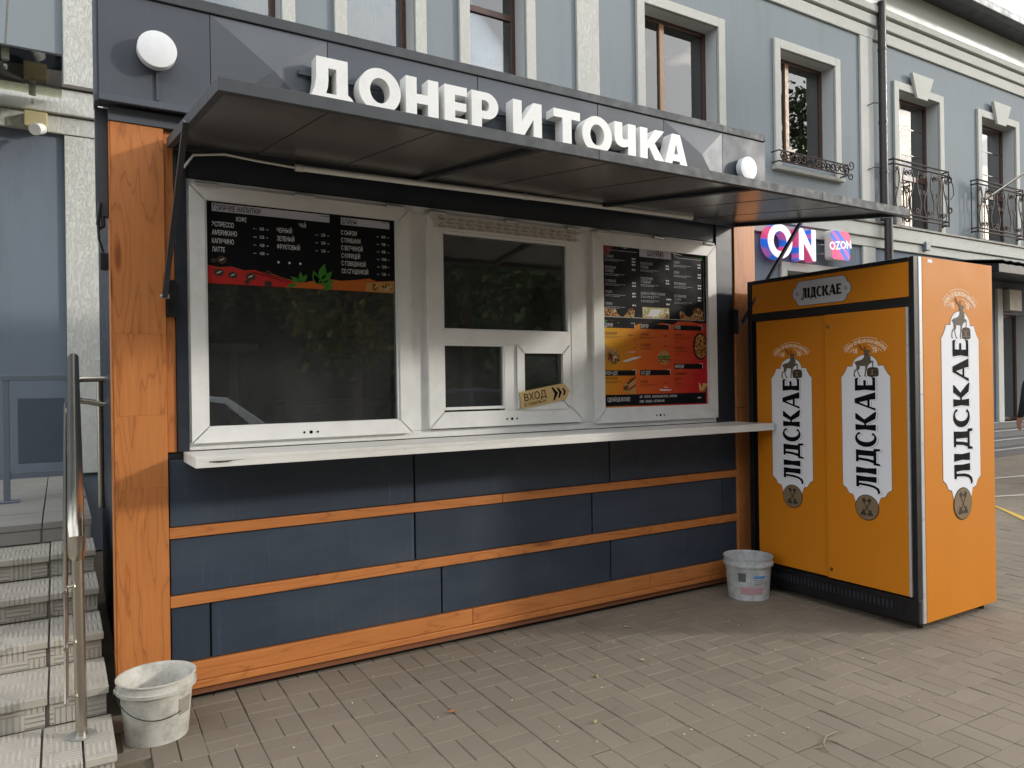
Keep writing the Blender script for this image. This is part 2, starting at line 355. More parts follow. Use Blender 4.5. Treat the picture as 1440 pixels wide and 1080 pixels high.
for k, (ar, X, Y, a) in enumerate(cand):
    dz = random.uniform(-.0015, .0015); tx, ty = random.gauss(0, .006), random.gauss(0, .006); a += random.gauss(0, .006); X += random.gauss(0, .0009); Y += random.gauss(0, .0009)
    if k < 300:
        o = bpy.data.objects.new('paver', pmesh); COL.objects.link(o); o.parent = ground; o.location = (X, Y, dz); o.rotation_euler = (tx, ty, a)
    else:
        c, s = math.cos(a), math.sin(a)
        stuff.add([(X+c*x-s*y, Y+s*x+c*y, z+dz+y*tx-x*ty) for x, y, z in pm_.v], pm_.f)
tag(stuff.build('paving_stones', M['paver'], ground), kind='stuff')
crumb = MB(); rc = random.Random(5)
for k in range(170):
    x, y = rc.uniform(.3, 5.5), rc.uniform(1.4, 3.8); q_ = rc.uniform(.003, .008); a_ = rc.uniform(0, 3.1); c_, s_ = math.cos(a_)*q_, math.sin(a_)*q_
    crumb.add([(x-c_, y-s_, .0035), (x+s_, y-c_, .0035), (x+c_, y+s_, .0035), (x-s_*.5, y+c_*.5, .0035), (x, y, .0035+q_*.6)], [(0,1,4),(1,2,4),(2,3,4),(3,0,4)])
tag(crumb.build('grit', plain('pale_grit', '#b5ab98', .9, 0, .4, 40), ground), kind='stuff')
# painted bay lines far right
tag(MB().quad((9.0,5.2,.006),(9.06,5.13,.006),(13.5,3.5,.006),(13.5,3.62,.006)).build('painted_line', M['paint_w'], ground))
MB().quad((9.35,4.52,.006),(9.2,4.42,.006),(8.0,3.35,.006),(8.16,3.30,.006)).build('painted_line', M['paint_y'], ground)
MB().quad((11.6,5.75,.006),(11.62,5.68,.006),(14.2,5.2,.006),(14.2,5.3,.006)).build('painted_line', M['paint_w'], ground)

# ================================================================== building behind
B = 8.0
M['cap'] = plain('ledge_flashing', '#5a554b', .5, 0, .1, 4)
bld = thing('building', 'two-storey grey blue rendered building with white trim behind the kiosk', 'building', (8, 8, 0))
OPEN = []   # x0,x1,z0,z1 openings in the front wall
WIN = [(1.24, 2.06, 4.98, 6.88, 'narrow'), (2.78, 3.60, 4.98, 6.88, 'narrow'), (4.33, 5.14, 4.98, 6.88, 'blind'), (7.14, 8.61, 4.98, 6.88, 'wide'), (10.03, 11.44, 5.06, 6.88, 'tree'),
       (13.32, 14.68, 4.36, 6.85, 'door'), (16.24, 17.64, 4.36, 6.86, 'door'), (19.2, 20.6, 4.36, 6.86, 'door')]
GW = [(16.95, 18.1, .56, 2.86, 'entry'), (10.12, 11.9, .9, 3.28, 'shop')]
OPEN = [q[:4] for q in WIN+GW]
xs = sorted({-4.0, 24.0, *[q[0] for q in OPEN], *[q[1] for q in OPEN]}); zs = sorted({0.0, 4.1, 8.3, *[q[2] for q in OPEN], *[q[3] for q in OPEN]})
def wallmesh(z_lo, z_hi):
    b = MB()
    for i in range(len(xs)-1):
        for k in range(len(zs)-1):
            x0, x1, z0, z1 = xs[i], xs[i+1], zs[k], zs[k+1]
            if z0 < z_lo or z1 > z_hi: continue
            if any(o[0] <= x0 and x1 <= o[1] and o[2] <= z0 and z1 <= o[3] for o in OPEN): continue
            b.quad((x0,B,z0),(x1,B,z0),(x1,B,z1),(x0,B,z1))
    return b
wallmesh(4.1, 8.3).build('upper_wall', M['wall'], bld)
wallmesh(0, 4.1).build('lower_wall', M['wall_low'], bld)
MB().box(-4, 24, 10.5, 10.6, 0, 8.3).box(-4, -3.9, 8.3, 10.5, 0, 8.3).box(23.9, 24, 8.3, 10.5, 0, 8.3).box(-4, 24, 8.45, 10.5, 4.12, 4.2).build('inner_wall', M['inside'], bld)
MB().box(-4, 24, 7.90, 8.4, 8.19, 8.655).build('frieze', M['soffit'], bld)
MB().box(-4, 24, 7.52, 12, 8.66, 8.72).build('eaves', M['eaves'], bld)
MB().box(-4, 24, 7.36, 7.515, 8.60, 8.74).build('gutter', M['eaves'], bld, .02)
MB().hexa([(-4.2,7.40,8.75),(24.2,7.40,8.75),(24.2,12,8.75),(-4.2,12,8.75),(-4.2,7.40,8.80),(24.2,7.40,8.80),(24.2,12,10.4),(-4.2,12,10.4)]).build('roof', M['eaves'], bld)
for z0, z1, y in ((7.60, 7.80, 7.955), (7.84, 8.02, 7.925), (8.06, 8.18, 7.88)):
    MB().box(-4, 24, y, B-.003, z0, z1).build('cornice_band', M['trim'], bld, .012)
MB().box(-4, 24, 7.87, 7.995, 4.265, 4.30).build('ledge_cap', M['cap'], bld, .006)
MB().box(-4, 24, 7.90, 7.995, 4.03, 4.262).build('ledge_band', M['trim'], bld, .012)
MB().box(-4, 24, 7.945, 7.995, 3.86, 4.02).build('ledge_band', M['trim'], bld, .01)
for x0, x1, z0, z1 in ((.066, .342, .735, 3.855), (.066, .342, 4.315, 7.595), (5.947, 6.318, 0, 3.855), (5.947, 6.318, 4.315, 7.595), (12.16, 12.53, 0, 3.855), (12.16, 12.53, 4.315, 7.595), (18.4, 18.75, .5, 3.855), (18.4, 18.75, 4.315, 7.595)):
    MB().box(x0, x1, 7.955, B-.003, z0, z1).build('pilaster', M['trim'], bld, .008)
MB().box(-4, .06, 7.962, 7.997, 3.98, 4.025).build('lintel_band', M['trim'], bld, .006)
def bwindow(x0, x1, z0, z1, kind):
    D = .22; yf = B+D
    fr = MB(); t = .065
    fr.box(x0, x0+t, yf, yf+.07, z0, z1).box(x1-t, x1, yf, yf+.07, z0, z1).box(x0+t, x1-t, yf, yf+.07, z1-t, z1).box(x0+t, x1-t, yf, yf+.07, z0, z0+t)
    wo = fr.build('balcony_door' if kind == 'door' else ('entrance_door' if kind == 'entry' else 'window'), M['brown'], bld, .006)
    MB().quad((x0,B,z0),(x0,yf+.05,z0),(x0,yf+.05,z1),(x0,B,z1)).quad((x1,B,z0),(x1,B,z1),(x1,yf+.05,z1),(x1,yf+.05,z0)).quad((x0,B,z1),(x0,yf+.05,z1),(x1,yf+.05,z1),(x1,B,z1)).quad((x0,B,z0),(x1,B,z0),(x1,yf+.05,z0),(x0,yf+.05,z0)).build('reveal', M['reveal'], wo)
    if kind != 'entry':
        w_ = .145; yo = B-.05
        tr = MB().box(x0-w_, x0-.003, yo, B-.003, z0-.1, z1+w_).box(x1+.003, x1+w_, yo, B-.003, z0-.1, z1+w_).box(x0-.003, x1+.003, yo, B-.003, z1+.003, z1+w_)
        tr.build('trim', M['trim'], wo, .008)
        MB().box(x0-w_-.04, x1+w_+.04, B-.09, B+.04, z0-.16, z0-.102 if kind != 'door' else z0-.104).build('sill', M['trim'], wo, .006)
    mull = {'wide': [(x0+x1)/2-.18], 'tree': [x0+.47], 'door': [x0+.42], 'shop': [(x0+x1)/2]}.get(kind, [])
    cuts = [x0+t]+[m for mm in mull for m in (mm-.045, mm+.045)]+[x1-t]
    for mm in mull: box('mullion', M['gold' if kind in ('wide', 'tree', 'door') else 'brown'], (mm-.045, mm+.045, yf-.01, yf+.06, z0+t, z1-t), wo, .005)
    zc = [z0+t, z1-t]
    if kind == 'door': zc = [z0+t, z0+.95, z0+1.05, z1-t]
    if kind in ('narrow', 'blind'): zc = [z0+t, 6.22, 6.30, z1-t]
    for i in range(0, len(cuts), 2):
        for k in range(0, len(zc), 2):
            MB().box(cuts[i], cuts[i+1], yf+.025, yf+.033, zc[k], zc[k+1]).build('pane', M['glass_up'], wo)
        if len(zc) == 4: box('transom', M['brown'], (cuts[i], cuts[i+1], yf+.0, yf+.06, zc[1], zc[2]), wo, .004)
        if kind == 'door':
            for zz in (z0+1.45, z0+1.95): box('glazing_bar', M['brown'], (cuts[i], cuts[i+1], yf+.018, yf+.024, zz, zz+.02), wo)
    # curtain behind the glass
    cm = M['curtain'] if kind in ('wide',) else M['curtain_dark']
    cu = MB(); n = 40; c0, c1 = x0+.02, x1-.02
    if kind == 'wide': c1 = x1-.42
    if kind == 'tree': c1 = x0+.62
    P = [(c0+(c1-c0)*k/n, yf+.22+.03*math.sin(k*1.7)+.01*math.sin(k*4.1)) for k in range(n+1)]
    for k in range(n): cu.quad((P[k][0],P[k][1],z0), (P[k+1][0],P[k+1][1],z0), (P[k+1][0],P[k+1][1],z1), (P[k][0],P[k][1],z1))
    cu.build('curtain', cm, wo, smooth=True)
    if kind == 'blind': box('roller_blind', M['curtain'], (x0+.06, x1-.28, yf+.12, yf+.13, 5.75, 6.85), wo)
    if kind == 'door':
        c = (x0+x1)/2; zb = z1+.10
        MB().hexa([(c-.17,B-.10,zb-.18),(c+.17,B-.10,zb-.18),(c+.17,B-.052,zb-.18),(c-.17,B-.052,zb-.18),(c-.36,B-.12,zb+.26),(c+.36,B-.12,zb+.26),(c+.36,B-.052,zb+.26),(c-.36,B-.052,zb+.26)]).build('keystone', M['trim'], wo, .008)
    return wo
for q in WIN: bwindow(*q)
bwindow(*GW[0]); bwindow(*GW[1])
# downpipe with brackets
dp = MB().tube([(12.66,7.86,8.25),(12.66,7.86,4.34)], .072, 16).tube([(12.66,7.79,4.36),(12.66,7.79,.15)], .072, 16)
for z in (7.4, 6.1, 5.2, 3.3, 1.8): dp.tube([(12.66,7.86 if z > 4.3 else 7.79,z-.02),(12.66,7.86 if z > 4.3 else 7.79,z+.02)], .08, 16)
dpo = dp.build('downpipe', M['pipe'], bld, smooth=True)
for z in (6.42, 5.28, 3.34): MB().tube([(12.58,7.86,z),(12.40,7.86,z-.02),(12.34,7.97,z-.05)], .010, 6).build('pipe_bracket', M['iron'], dpo)
box('junction_box', M['railgrey'], (13.98, 14.13, 7.86, 7.94, 3.92, 4.08), bld, .008)
# wrought iron: balcony railings and the flower guard
def scroll(c, r, turns, a0, ax, up=(0,0,1), n=14):
    c, ax, up = Vector(c), Vector(ax), Vector(up)
    return [c+ax*(r*(1-.75*k/n)*math.cos(a0+turns*2*math.pi*k/n))+up*(r*(1-.75*k/n)*math.sin(a0+turns*2*math.pi*k/n)) for k in range(n+1)]
def railing(x0, x1, z0, z1, label):
    r = thing('balcony_railing', label, 'railing', ((x0+x1)/2, 7.8, z0), 'iron balcony railings'); y = 7.80
    f = MB()
    for z in (z0+.03, z0+.10, z1-.08, z1): f.tube([(x0,B-.06,z),(x0,y,z),(x1,y,z),(x1,B-.06,z)], .016, 6)
    for x in (x0, x1): f.tube([(x,y,z0),(x,y,z1+.02)], .014, 6); f.tube([(x,B-.08,z0),(x,B-.08,z1)], .011, 6)
    f.build('rail_frame', M['iron'], r)
    n = 8
    for k in range(n):
        x = x0+(x1-x0)*(k+.5)/n; s = 1 if k % 2 else -1; zc = (z0+z1)/2; h = (z1-z0)/2-.12
        b = MB(); pts = [(x+s*.06*math.sin(math.pi*q/12*2), y, zc-h+2*h*q/12) for q in range(13)]
        b.tube(pts, .012, 5); b.tube(scroll((x+s*.055, y, zc+h-.07), .06, 1.2, math.pi if s > 0 else 0, (1,0,0)), .011, 5); b.tube(scroll((x-s*.055, y, zc-h+.07), .06, 1.2, 0 if s > 0 else math.pi, (1,0,0)), .011, 5)
        b.tube(scroll((x+s*.05, y, zc+.02), .045, 1.1, 1.5, (1,0,0)), .010, 5)
        b.build('baluster', M['iron'], r)
    for z in (z1-.12, z0+.35):
        MB().tube(scroll((x1+.09, y+.02, z), .09, 1.1, 2.4, (1,0,0)), .014, 6).build('side_scroll', M['iron'], r)
    MB().tube([(x1+.02,y,z1-.05),(x1+.16,y,z1-.25),(x1+.18,y,z1-.42),(x1+.07,y,z1-.52)], .009, 6).build('side_scroll', M['iron'], r)
railing(12.86, 14.66, 4.40, 5.46, 'scrolled iron balcony railing nearest the brown downpipe')
railing(15.72, 17.55, 4.40, 5.46, 'scrolled iron balcony railing behind the slanting flagpole')
railing(18.6, 20.4, 4.40, 5.46, 'scrolled iron balcony railing farthest to the right, cut off by the picture')
g = thing('flower_guard', 'low scrolled iron flower guard under the open upper window', 'railing', (10.8, 7.8, 4.95))
f = MB()
for z in (4.97, 5.14): f.tube([(9.74,B-.07,z),(9.74,7.78,z),(11.5,7.78,z),(11.5,B-.07,z)], .012, 6)
f.build('rail_frame', M['iron'], g)
for k in range(7):
    x = 9.84+k*.25
    b = MB().tube(scroll((x, 7.78, 5.06), .085, 1.3, k % 2*math.pi, (1,0,0)), .013, 5).tube(scroll((x+.125, 7.78, 5.05), .075, 1.3, (k+1) % 2*math.pi, (1,0,0)), .013, 5)
    b.build('scroll', M['iron'], g)
MB().tube(scroll((11.60, 7.79, 5.16), .10, 1.2, 3.1, (1,0,0)), .010, 6).tube(scroll((11.59, 7.79, 4.97), .08, 1.2, 2.2, (1,0,0)), .010, 6).build('side_scroll', M['iron'], g)
# flagpole with furled flag
fp = thing('flagpole', 'pale slanting flagpole on the wall by the second balcony', 'flagpole', (16.2, 7.9, 5.1))
MB().tube([(16.2,7.95,5.1),(17.3,6.7,6.25)], .022, 8).build('pole', M['steel'], fp, smooth=True)
MB().hexa([(17.18,6.85,5.75),(17.24,6.78,5.7),(17.26,6.82,5.7),(17.2,6.88,5.75),(17.2,6.83,6.14),(17.3,6.7,6.24),(17.32,6.74,6.24),(17.22,6.86,6.14)]).build('flag', plain('green_flag', '#2f5d3c', .8), fp)
# right-hand entrance: awning, light box, steps
aw = thing('awning', 'dark corrugated awning over the right-hand entrance', 'awning', (17, 7.4, 3.4))
MB().hexa([(14.5,6.85,3.40),(21,6.85,3.40),(21,7.94,3.50),(14.5,7.94,3.50),(14.5,6.85,3.56),(21,6.85,3.56),(21,7.94,3.72),(14.5,7.94,3.72)]).build('awning_frame', M['black'], aw, .01)
c = MB(); n = 90
for k in range(n):
    x = 14.42+k*6.6/n; x2 = 14.42+(k+1)*6.6/n; za, zb = .015*math.sin(k*1.57), .015*math.sin((k+1)*1.57)
    c.quad((x,6.78,3.60+za),(x2,6.78,3.60+zb),(x2,7.94,3.77+zb),(x,7.94,3.77+za))
c.build('corrugated_sheet', M['eaves'], aw)
tag(box('wall_box', plain('beige_box', '#b9b5a3', .5), (17.05, 17.55, 7.85, 7.99, 2.90, 3.34), None, .01), 'beige box above the right-hand entrance door', 'box')
st = thing('stone_steps', 'dark granite steps with pale nosings leading to the right-hand entrance', 'steps', (17.5, 7.4, 0))
for k in range(4):
    box('step', M['granite'], (13.9, 19.4, 7.15+.27*k, 8.0 if k < 3 else 8.25, .14*k+.001, .14*(k+1)), st, .004)
    box('nosing', M['nosing'], (13.9, 19.4, 7.135+.27*k, 7.185+.27*k, .14*(k+1)-.018, .14*(k+1)+.004), st, .003)

box('door_jamb', M['trim'], (16.72, 16.93, 7.93, 7.996, .56, 3.35), bld, .006)
# shop sign on the building
osg = thing('shop_sign', 'white OZON channel letters with pink and blue sides on the building', 'sign', (9.3, 7.9, 3.4))
def swirl(name, glow):
    t = NT(name); w_ = t.n('TexWave'); t.set(w_.inputs['Vector'], t.co((1,1,1), (0, .9, 0))); w_.inputs['Scale'].default_value = .7; w_.inputs['Distortion'].default_value = 2.5; w_.inputs['Detail'].default_value = 1
    c = t.ramp(w_.outputs['Fac'], (.40, hexc('#d9507f')), (.52, hexc('#b060b8')), (.60, hexc('#2a6fdc')), (.92, hexc('#2a6fdc')), (1.0, hexc('#c860a0'))); t.set(t.b.inputs['Emission Color'], c); t.b.inputs['Emission Strength'].default_value = .18; return t.fin(c, .4)
M['swirl'] = swirl('pink_blue_swirl', 0)
_t = NT('lit_sign_face'); _t.b.inputs['Emission Color'].default_value = (.9, .93, 1, 1); _t.b.inputs['Emission Strength'].default_value = .22; M['lit'] = _t.fin((.8, .82, .85), .4)
def channel(polys, x, z, h, name='letter'):
    vs, fs = shape2d([[(a*h, b*h) for a, b in P] for P in polys], 0, .07)
    MB().flat((vs, fs), (x, 7.87, z), (1,0,0), (0,0,1), (0,-1,0)).build('letter_body', M['swirl'], osg)
    vs, fs = shape2d([[(a*h, b*h) for a, b in P] for P in polys], -.006, .006)
    MB().flat((vs, fs), (x, 7.793, z), (1,0,0), (0,0,1), (0,-1,0)).build('letter_face', M['lit'], osg)
OG = [ell(.5, .5, .56, .53, 40), ell(.5, .5, .30, .30, 32)[::-1]]
NG = [[(.05,0),(.27,0),(.27,.55),(.72,0),(.86,0),(.86,1),(.65,1),(.65,.42),(.24,1),(.05,1)]]
ZG = [[(0,0),(.85,0),(.85,.2),(.36,.2),(.85,.82),(.85,1),(.02,1),(.02,.8),(.5,.8),(0,.18)]]
for gl, x in ((OG, 7.86), (ZG, 8.66), (OG, 9.49), (NG, 10.18)): channel(gl, x, 3.44, .52)
tl = thing('tile_sign', 'small square pink and blue OZON light box beside the shop letters', 'sign', (11.2, 7.9, 3.5))
def rrect(x0, y0, x1, y1, r, n=6):
    return ell(x1-r, y1-r, r, r, n, 0, 90)+ell(x0+r, y1-r, r, r, n, 90, 180)+ell(x0+r, y0+r, r, r, n, 180, 270)+ell(x1-r, y0+r, r, r, n, 270, 360)[:n+1]
MB().flat(shape2d([rrect(0,0,.5,.49,.06)], 0, .06), (10.95, 7.80, 3.50), (1,0,0), (0,0,1), (0,-1,0)).build('light_box', M['letter_side'], tl)
MB().flat(shape2d([rrect(.006,.006,.494,.484,.058)], 0, .003), (10.95, 7.735, 3.50), (1,0,0), (0,0,1), (0,-1,0)).build('face', M['swirl'], tl)
a = R(7)
MB().flat(text2d('OZON', .135, 1.05, .03, 'c'), (11.2, 7.730, 3.685), (math.cos(a),0,math.sin(a)), (-math.sin(a),0,math.cos(a)), (0,-1,0)).build('lettering', M['lit'], tl)
MB().tube([(10.95,7.86,3.75),(10.86,7.86,3.75),(10.86,7.99,3.75)], .012, 6).tube([(10.95,7.86,3.6),(10.86,7.86,3.6),(10.86,7.99,3.6)], .012, 6).build('bracket', M['zinc'], tl)

# left end: glass canopy and wall camera
gc = thing('glass_canopy', 'frameless glass door canopy on the wall at the upper left', 'canopy', (-1, 7.4, 4.15))
MB().box(-3.2, .05, 6.85, 7.84, 4.15, 4.165).build('glass_sheet', M['glass_can'], gc)
for x in (-.33, -2.6): MB().tube([(x,7.0,4.17),(x,7.93,5.35)], .008, 8).build('tie_rod', M['steel'], gc)
for x, y in ((-.33, 7.0), (-.17, 7.72), (-2.6, 7.0), (-2.4, 7.72)):
    MB().tube([(x,y,4.10),(x,y,4.20)], .028, 12).tube([(x,y,4.06),(x,y+.05,4.05)], .012, 8).build('clamp', M['zinc'], gc)
sc = thing('security_camera', 'small cream security camera under the glass canopy', 'camera', (-.17, 7.9, 3.85))
box('mount_box', plain('cream_box', '#b7ac86', .5), (-.24, -.06, 7.84, 7.96, 3.86, 4.0), sc, .012)
MB().tube([(-.13,7.84,3.84),(-.13,7.76,3.82)], .02, 8).build('arm', M['letter_side'], sc)
MB().tube([(-.11,7.78,3.83),(-.15,7.68,3.79)], .048, 16).tube([(-.15,7.68,3.79),(-.156,7.665,3.784)], .05, 16).build('camera_body', M['letter'], sc, smooth=True)

# ================================================================== stairs at the left
YP, ZP, SD, SH = 5.13, .735, .392, .12
sta = thing('entrance_stairs', 'worn concrete steps with ridged slabs beside the kiosk', 'stairs', (-1, 4.5, 0))
MB().box(-3, .15, YP+.02, 7.99, 0, ZP-.045).build('platform_core', M['slab'], sta)
core = MB()
for i in range(1, 6): core.box(-3, .14, YP-i*SD+.03, YP-(i-1)*SD+.03, 0, ZP-i*SH-.034)
core.build('stair_core', M['slab'], sta)
for i in range(1, 6):
    y0, y1, z = YP-i*SD, YP-(i-1)*SD+.012, ZP-i*SH
    xs_ = [.165, -.055, -.455, -.855, -1.255, -1.655, -2.055, -2.455, -2.9] if i < 5 else [.172, .06, -.076, -.48, -.88, -1.28, -1.68, -2.08, -2.9]
    for k in range(len(xs_)-1):
        dz = random.uniform(-.004, .004); dy = random.uniform(-.008, .006)
        sl = box('tread_slab', M['tread'], (xs_[k+1]+.004, xs_[k]-.003, y0+dy, y1-.004, z-.032+dz, z+dz), sta, .005)
        box('riser_slab', M['riser'], (xs_[k+1]+.004, xs_[k]-.012, y0+.014, y0+.028, z-SH+.002 if i < 5 else .0, z-.034+dz), sta, .002)
for k in range(7):
    x1 = .16 if k == 0 else -.095-.45*(k-1); x0 = -.095-.45*k
    for r in range(6):
        y0 = YP+r*.45
        box('platform_slab', M['slab'], (x0+.003, x1-.003, y0+.003, min(y0+.447, 7.95), ZP-.04, ZP+random.uniform(-.002, .002)), sta, .004)
    box('riser_slab', M['slab'], (x0+.003, x1-.01, YP+.008, YP+.02, ZP-SH+.004, ZP-.042), sta, .002)
# stainless handrail on the stairs
hr = thing('stair_handrail', 'stainless steel handrail running down the steps', 'handrail', (.055, 3.40, .135))
HA, HB = Vector((.048, 3.30, .965)), Vector((.075, 5.35, 1.705))
def rl(t, dz=0): return HA+(HB-HA)*t+Vector((0,0,dz))
MB().tube([(.05,3.385,.86), (.049,3.33,.90), (.048,3.285,.945), HA+Vector((0,.05,.03)), rl(.15), rl(.5), HB], .03, 20).build('top_rail', M['steel'], hr, smooth=True, ang=50)
MB().tube([(.058,3.405,.136),(.053,3.40,.90)], .021, 16).build('post', M['steel'], hr, smooth=True)
MB().tube([(.058,3.405,.135),(.058,3.405,.142)], .05, 20).build('base_plate', M['zinc'], hr)
MB().tube([(.072,5.22,ZP),(.074,5.22,1.62)], .021, 16).build('post', M['steel'], hr, smooth=True)
for z in (.72, .50, .285):
    MB().tube([(.008,3.36,z),(.028,5.25,z+.70)], .0085, 10).build('mid_rail', M['steel'], hr, smooth=True)
    MB().tube([(.010,3.40,z+.012),(.055,3.402,z+.012)], .006, 8).build('rail_clip', M['steel'], hr)
pr = thing('platform_handrail', 'level stainless rail with a looped end on the landing behind the kiosk post', 'handrail', (.2, 5.5, ZP))
lp = [(.6,5.5,1.575),(.17,5.5,1.575)]+[(.125-.05*math.sin(R(q)), 5.5, 1.505+.07*math.cos(R(q))) for q in range(0, 181, 20)]+[(.18,5.5,1.425),(.24,5.5,1.41),(.6,5.5,1.41)]
MB().tube(lp, .019, 14).build('rail', M['steel'], pr, smooth=True, ang=50)
MB().tube([(.225,5.52,ZP),(.225,5.52,1.56)], .019, 14).build('post', M['steel'], pr, smooth=True)
# grey railing with a sheet panel
gr_ = thing('metal_railing', 'grey painted railing with a square sheet panel on the landing', 'railing', (-.1, 6.2, ZP))
for x in (-.318, .08): box('post', M['railgrey'], (x-.02, x+.02, 6.18, 6.22, ZP+.004, 1.575), gr_, .003); box('foot_plate', M['railgrey'], (x-.07, x+.07, 6.13, 6.27, ZP+.002, ZP+.012), gr_)
box('top_rail', M['railgrey'], (-.345, .12, 6.175, 6.225, 1.577, 1.617), gr_, .004)
box('lower_rail', M['railgrey'], (-.296, .058, 6.185, 6.215, .90, .94), gr_, .003)
box('sheet_panel', M['panelgrey'], (-.25, .03, 6.165, 6.18, 1.0, 1.455), gr_, .003)

# ================================================================== kiosk
kio = thing('kiosk', 'dark blue and pine clad kebab kiosk with raised shutter', 'kiosk', (2.35, 4.9, 0))
K = 3.85
# shell
MB().box(.29, 4.50, 3.95, 6.10, .05, .10).build('floor', M['inside'], kio)
MB().box(.286, 4.50, 6.04, 6.10, .10, 3.2).build('back_wall', M['frame_dark'], kio)
MB().box(.286, .34, 3.935, 6.038, .10, 2.9).build('side_wall', M['frame_dark'], kio)
MB().box(4.44, 4.50, 3.935, 6.038, .10, 2.9).build('side_wall', M['frame_dark'], kio)
MB().box(.29, 4.496, 3.935, 6.036, 2.9, 2.96).build('ceiling', M['inside'], kio)
MB().box(.40, 4.35, 3.892, 3.933, .10, 1.195).build('front_wall', M['frame_dark'], kio)
MB().box(.40, 4.35, 3.875, 3.933, 2.525, 2.90).build('lintel', M['frame_dark'], kio)
MB().box(.26, 4.46, 3.90, 6.0, .0, .05).build('skid_base', M['black'], kio)
# pine columns (boards stacked with visible butt joints)
for zs_ in ((.19, 1.04), (1.0405, 1.38), (1.3805, 1.76), (1.7605, 2.735)):
    box('column_board', M['wood_z'], (.213, .434, K, 3.93, *zs_), kio, .0006)
box('column_board', M['wood_z'], (.436, .478, K+.022, 3.93, 1.20, 2.735), kio, .003)
MB().box(.205, .2125, K+.004, 3.96, .10, 2.735).build('corner_trim', M['wood_z'], kio)
MB().box(.250, .285, 3.965, 6.05, .10, 2.80).build('side_cladding', M['frame_dark'], kio)
for zs_ in ((.19, 1.3), (1.303, 2.735)): box('column_board', M['wood_z'], (4.300, 4.523, K, 3.93, *zs_), kio, .003)
MB().box(4.502, 4.530, 3.935, 6.05, .10, 2.80).build('side_cladding', M['frame_dark'], kio)
box('jamb', M['frame_dark'], (.480, .532, K+.012, 3.93, 1.20, 2.735), kio, .003)
box('jamb', M['frame_dark'], (4.122, 4.298, K+.012, 3.93, 1.20, 2.735), kio, .003)
box('column_head', M['fascia'], (.205, 4.53, K-.008, 3.93, 2.737, 2.80), kio, .002)
# pine rails
for x0, x1 in ((.436, 2.268), (2.271, 4.298)): box('timber_rail', M['wood_x'], (x0, x1, K, 3.89, .790, .841), kio, .003)
box('timber_rail', M['wood_x'], (.436, 4.298, K, 3.89, .463, .516), kio, .003)
for x0, x1 in ((.30, 2.05), (2.053, 3.42), (3.423, 4.523)): box('sill_board', M['wood_x'], (x0, x1, K-.006, 3.89, .10, .1885), kio, .004)
box('sill_board', M['wood_x'], (.24, 4.523, K-.014, 3.89, .064, .098), kio, .004)
box('skirting', plain('weathered_board', '#7a4a2e', .7), (.26, 4.5, K+.004, 3.885, .03, .062), kio)
# navy panels
for z0, z1, cuts in ((.843, 1.165, (.436, 1.70, 3.10, 4.298)), (.518, .788, (.436, 1.70, 2.95, 4.15, 4.298)), (.190, .461, (.436, .615, 1.862, 3.10, 4.298))):
    for a_, b_ in zip(cuts, cuts[1:]):
        box('cladding_panel', M['panel'], (a_+.005, b_-.005, K+.011+random.uniform(0,.003), 3.889, z0+.002, z1-.002), kio, .003)
# shelf
sh = MB().box(.505, 4.29, 3.502, 3.868, 1.182, 1.200).box(.505, 4.29, 3.500, 3.518, 1.152, 1.1815).box(.505, .517, 3.519, 3.868, 1.152, 1.1815).box(4.278, 4.29, 3.519, 3.868, 1.152, 1.1815)
sho = sh.build('serving_shelf', M['shelf'], kio, .002)
MB().add([(.56,3.4985,1.176),(.60,3.4985,1.171),(.64,3.4985,1.172),(.66,3.4985,1.177),(.72,3.4985,1.180),(.56,3.4985,1.180)], [(0,1,2,3,4,5)]).build('chip', M['rim'], sho)
for x in (.62, 2.2, 3.9): MB().box(x, x+.04, 3.62, 3.85, 1.13, 1.1515).build('bracket', M['frame_dark'], sho)

# windows -----------------------------------------------------------
WY = 3.868
def mitred(b, x0, x1, z0, z1, t, y0, y1):
    """four mitred frame members with a hairline at the corners"""
    g_ = .0006
    for P in ([(x0,z0),(x0+t,z0+t),(x0+t,z1-t),(x0,z1)], [(x1,z0),(x1,z1),(x1-t,z1-t),(x1-t,z0+t)], [(x0,z1),(x0+t,z1-t),(x1-t,z1-t),(x1,z1)], [(x0,z0),(x1,z0),(x1-t,z0+t),(x0+t,z0+t)]):
        cx = sum(p[0] for p in P)/4; cz = sum(p[1] for p in P)/4
        Q = [(p[0]+(cx-p[0])*g_*2, p[1]+(cz-p[1])*g_*2) for p in P]
        b.add([(p[0],y0,p[1]) for p in Q]+[(p[0],y1,p[1]) for p in Q], [(0,1,2,3),(4,7,6,5)]+[(i,(i+1) % 4,4+(i+1) % 4,4+i) for i in range(4)])
    return b
of = MB()
of.box(.534, 4.120, WY+.012, 3.93, 1.203, 1.246).box(.534, 4.120, WY+.012, 3.93, 2.485, 2.522)
for x0, x1 in ((.534, .560), (1.668, 1.815), (2.872, 3.000), (4.095, 4.120)): of.box(x0, x1, WY+.012, 3.93, 1.247, 2.484)
of.build('outer_frame', M['pvc'], kio, .003)
def kwindow(x0, x1, z0, z1, t, hz):
    b = mitred(MB(), x0, x1, z0, z1, t, WY-.016, WY+.045); wo = b.build('window', M['pvc'], kio, .0025)
    for x in hz: 
        MB().tube([(x-.05,WY-.022,z1+.006),(x+.05,WY-.022,z1+.006)], .010, 10).build('hinge', M['zinc'], wo, smooth=True)
    cx = (x0+x1)/2
    for d, r_ in ((-.035,.006),(0,.009),(.035,.006)): MB().tube([(cx+d,WY-.0175,z0+t*.42),(cx+d,WY-.0165,z0+t*.42)], r_, 10).build('drain_hole', M['ink'], wo)
    return wo
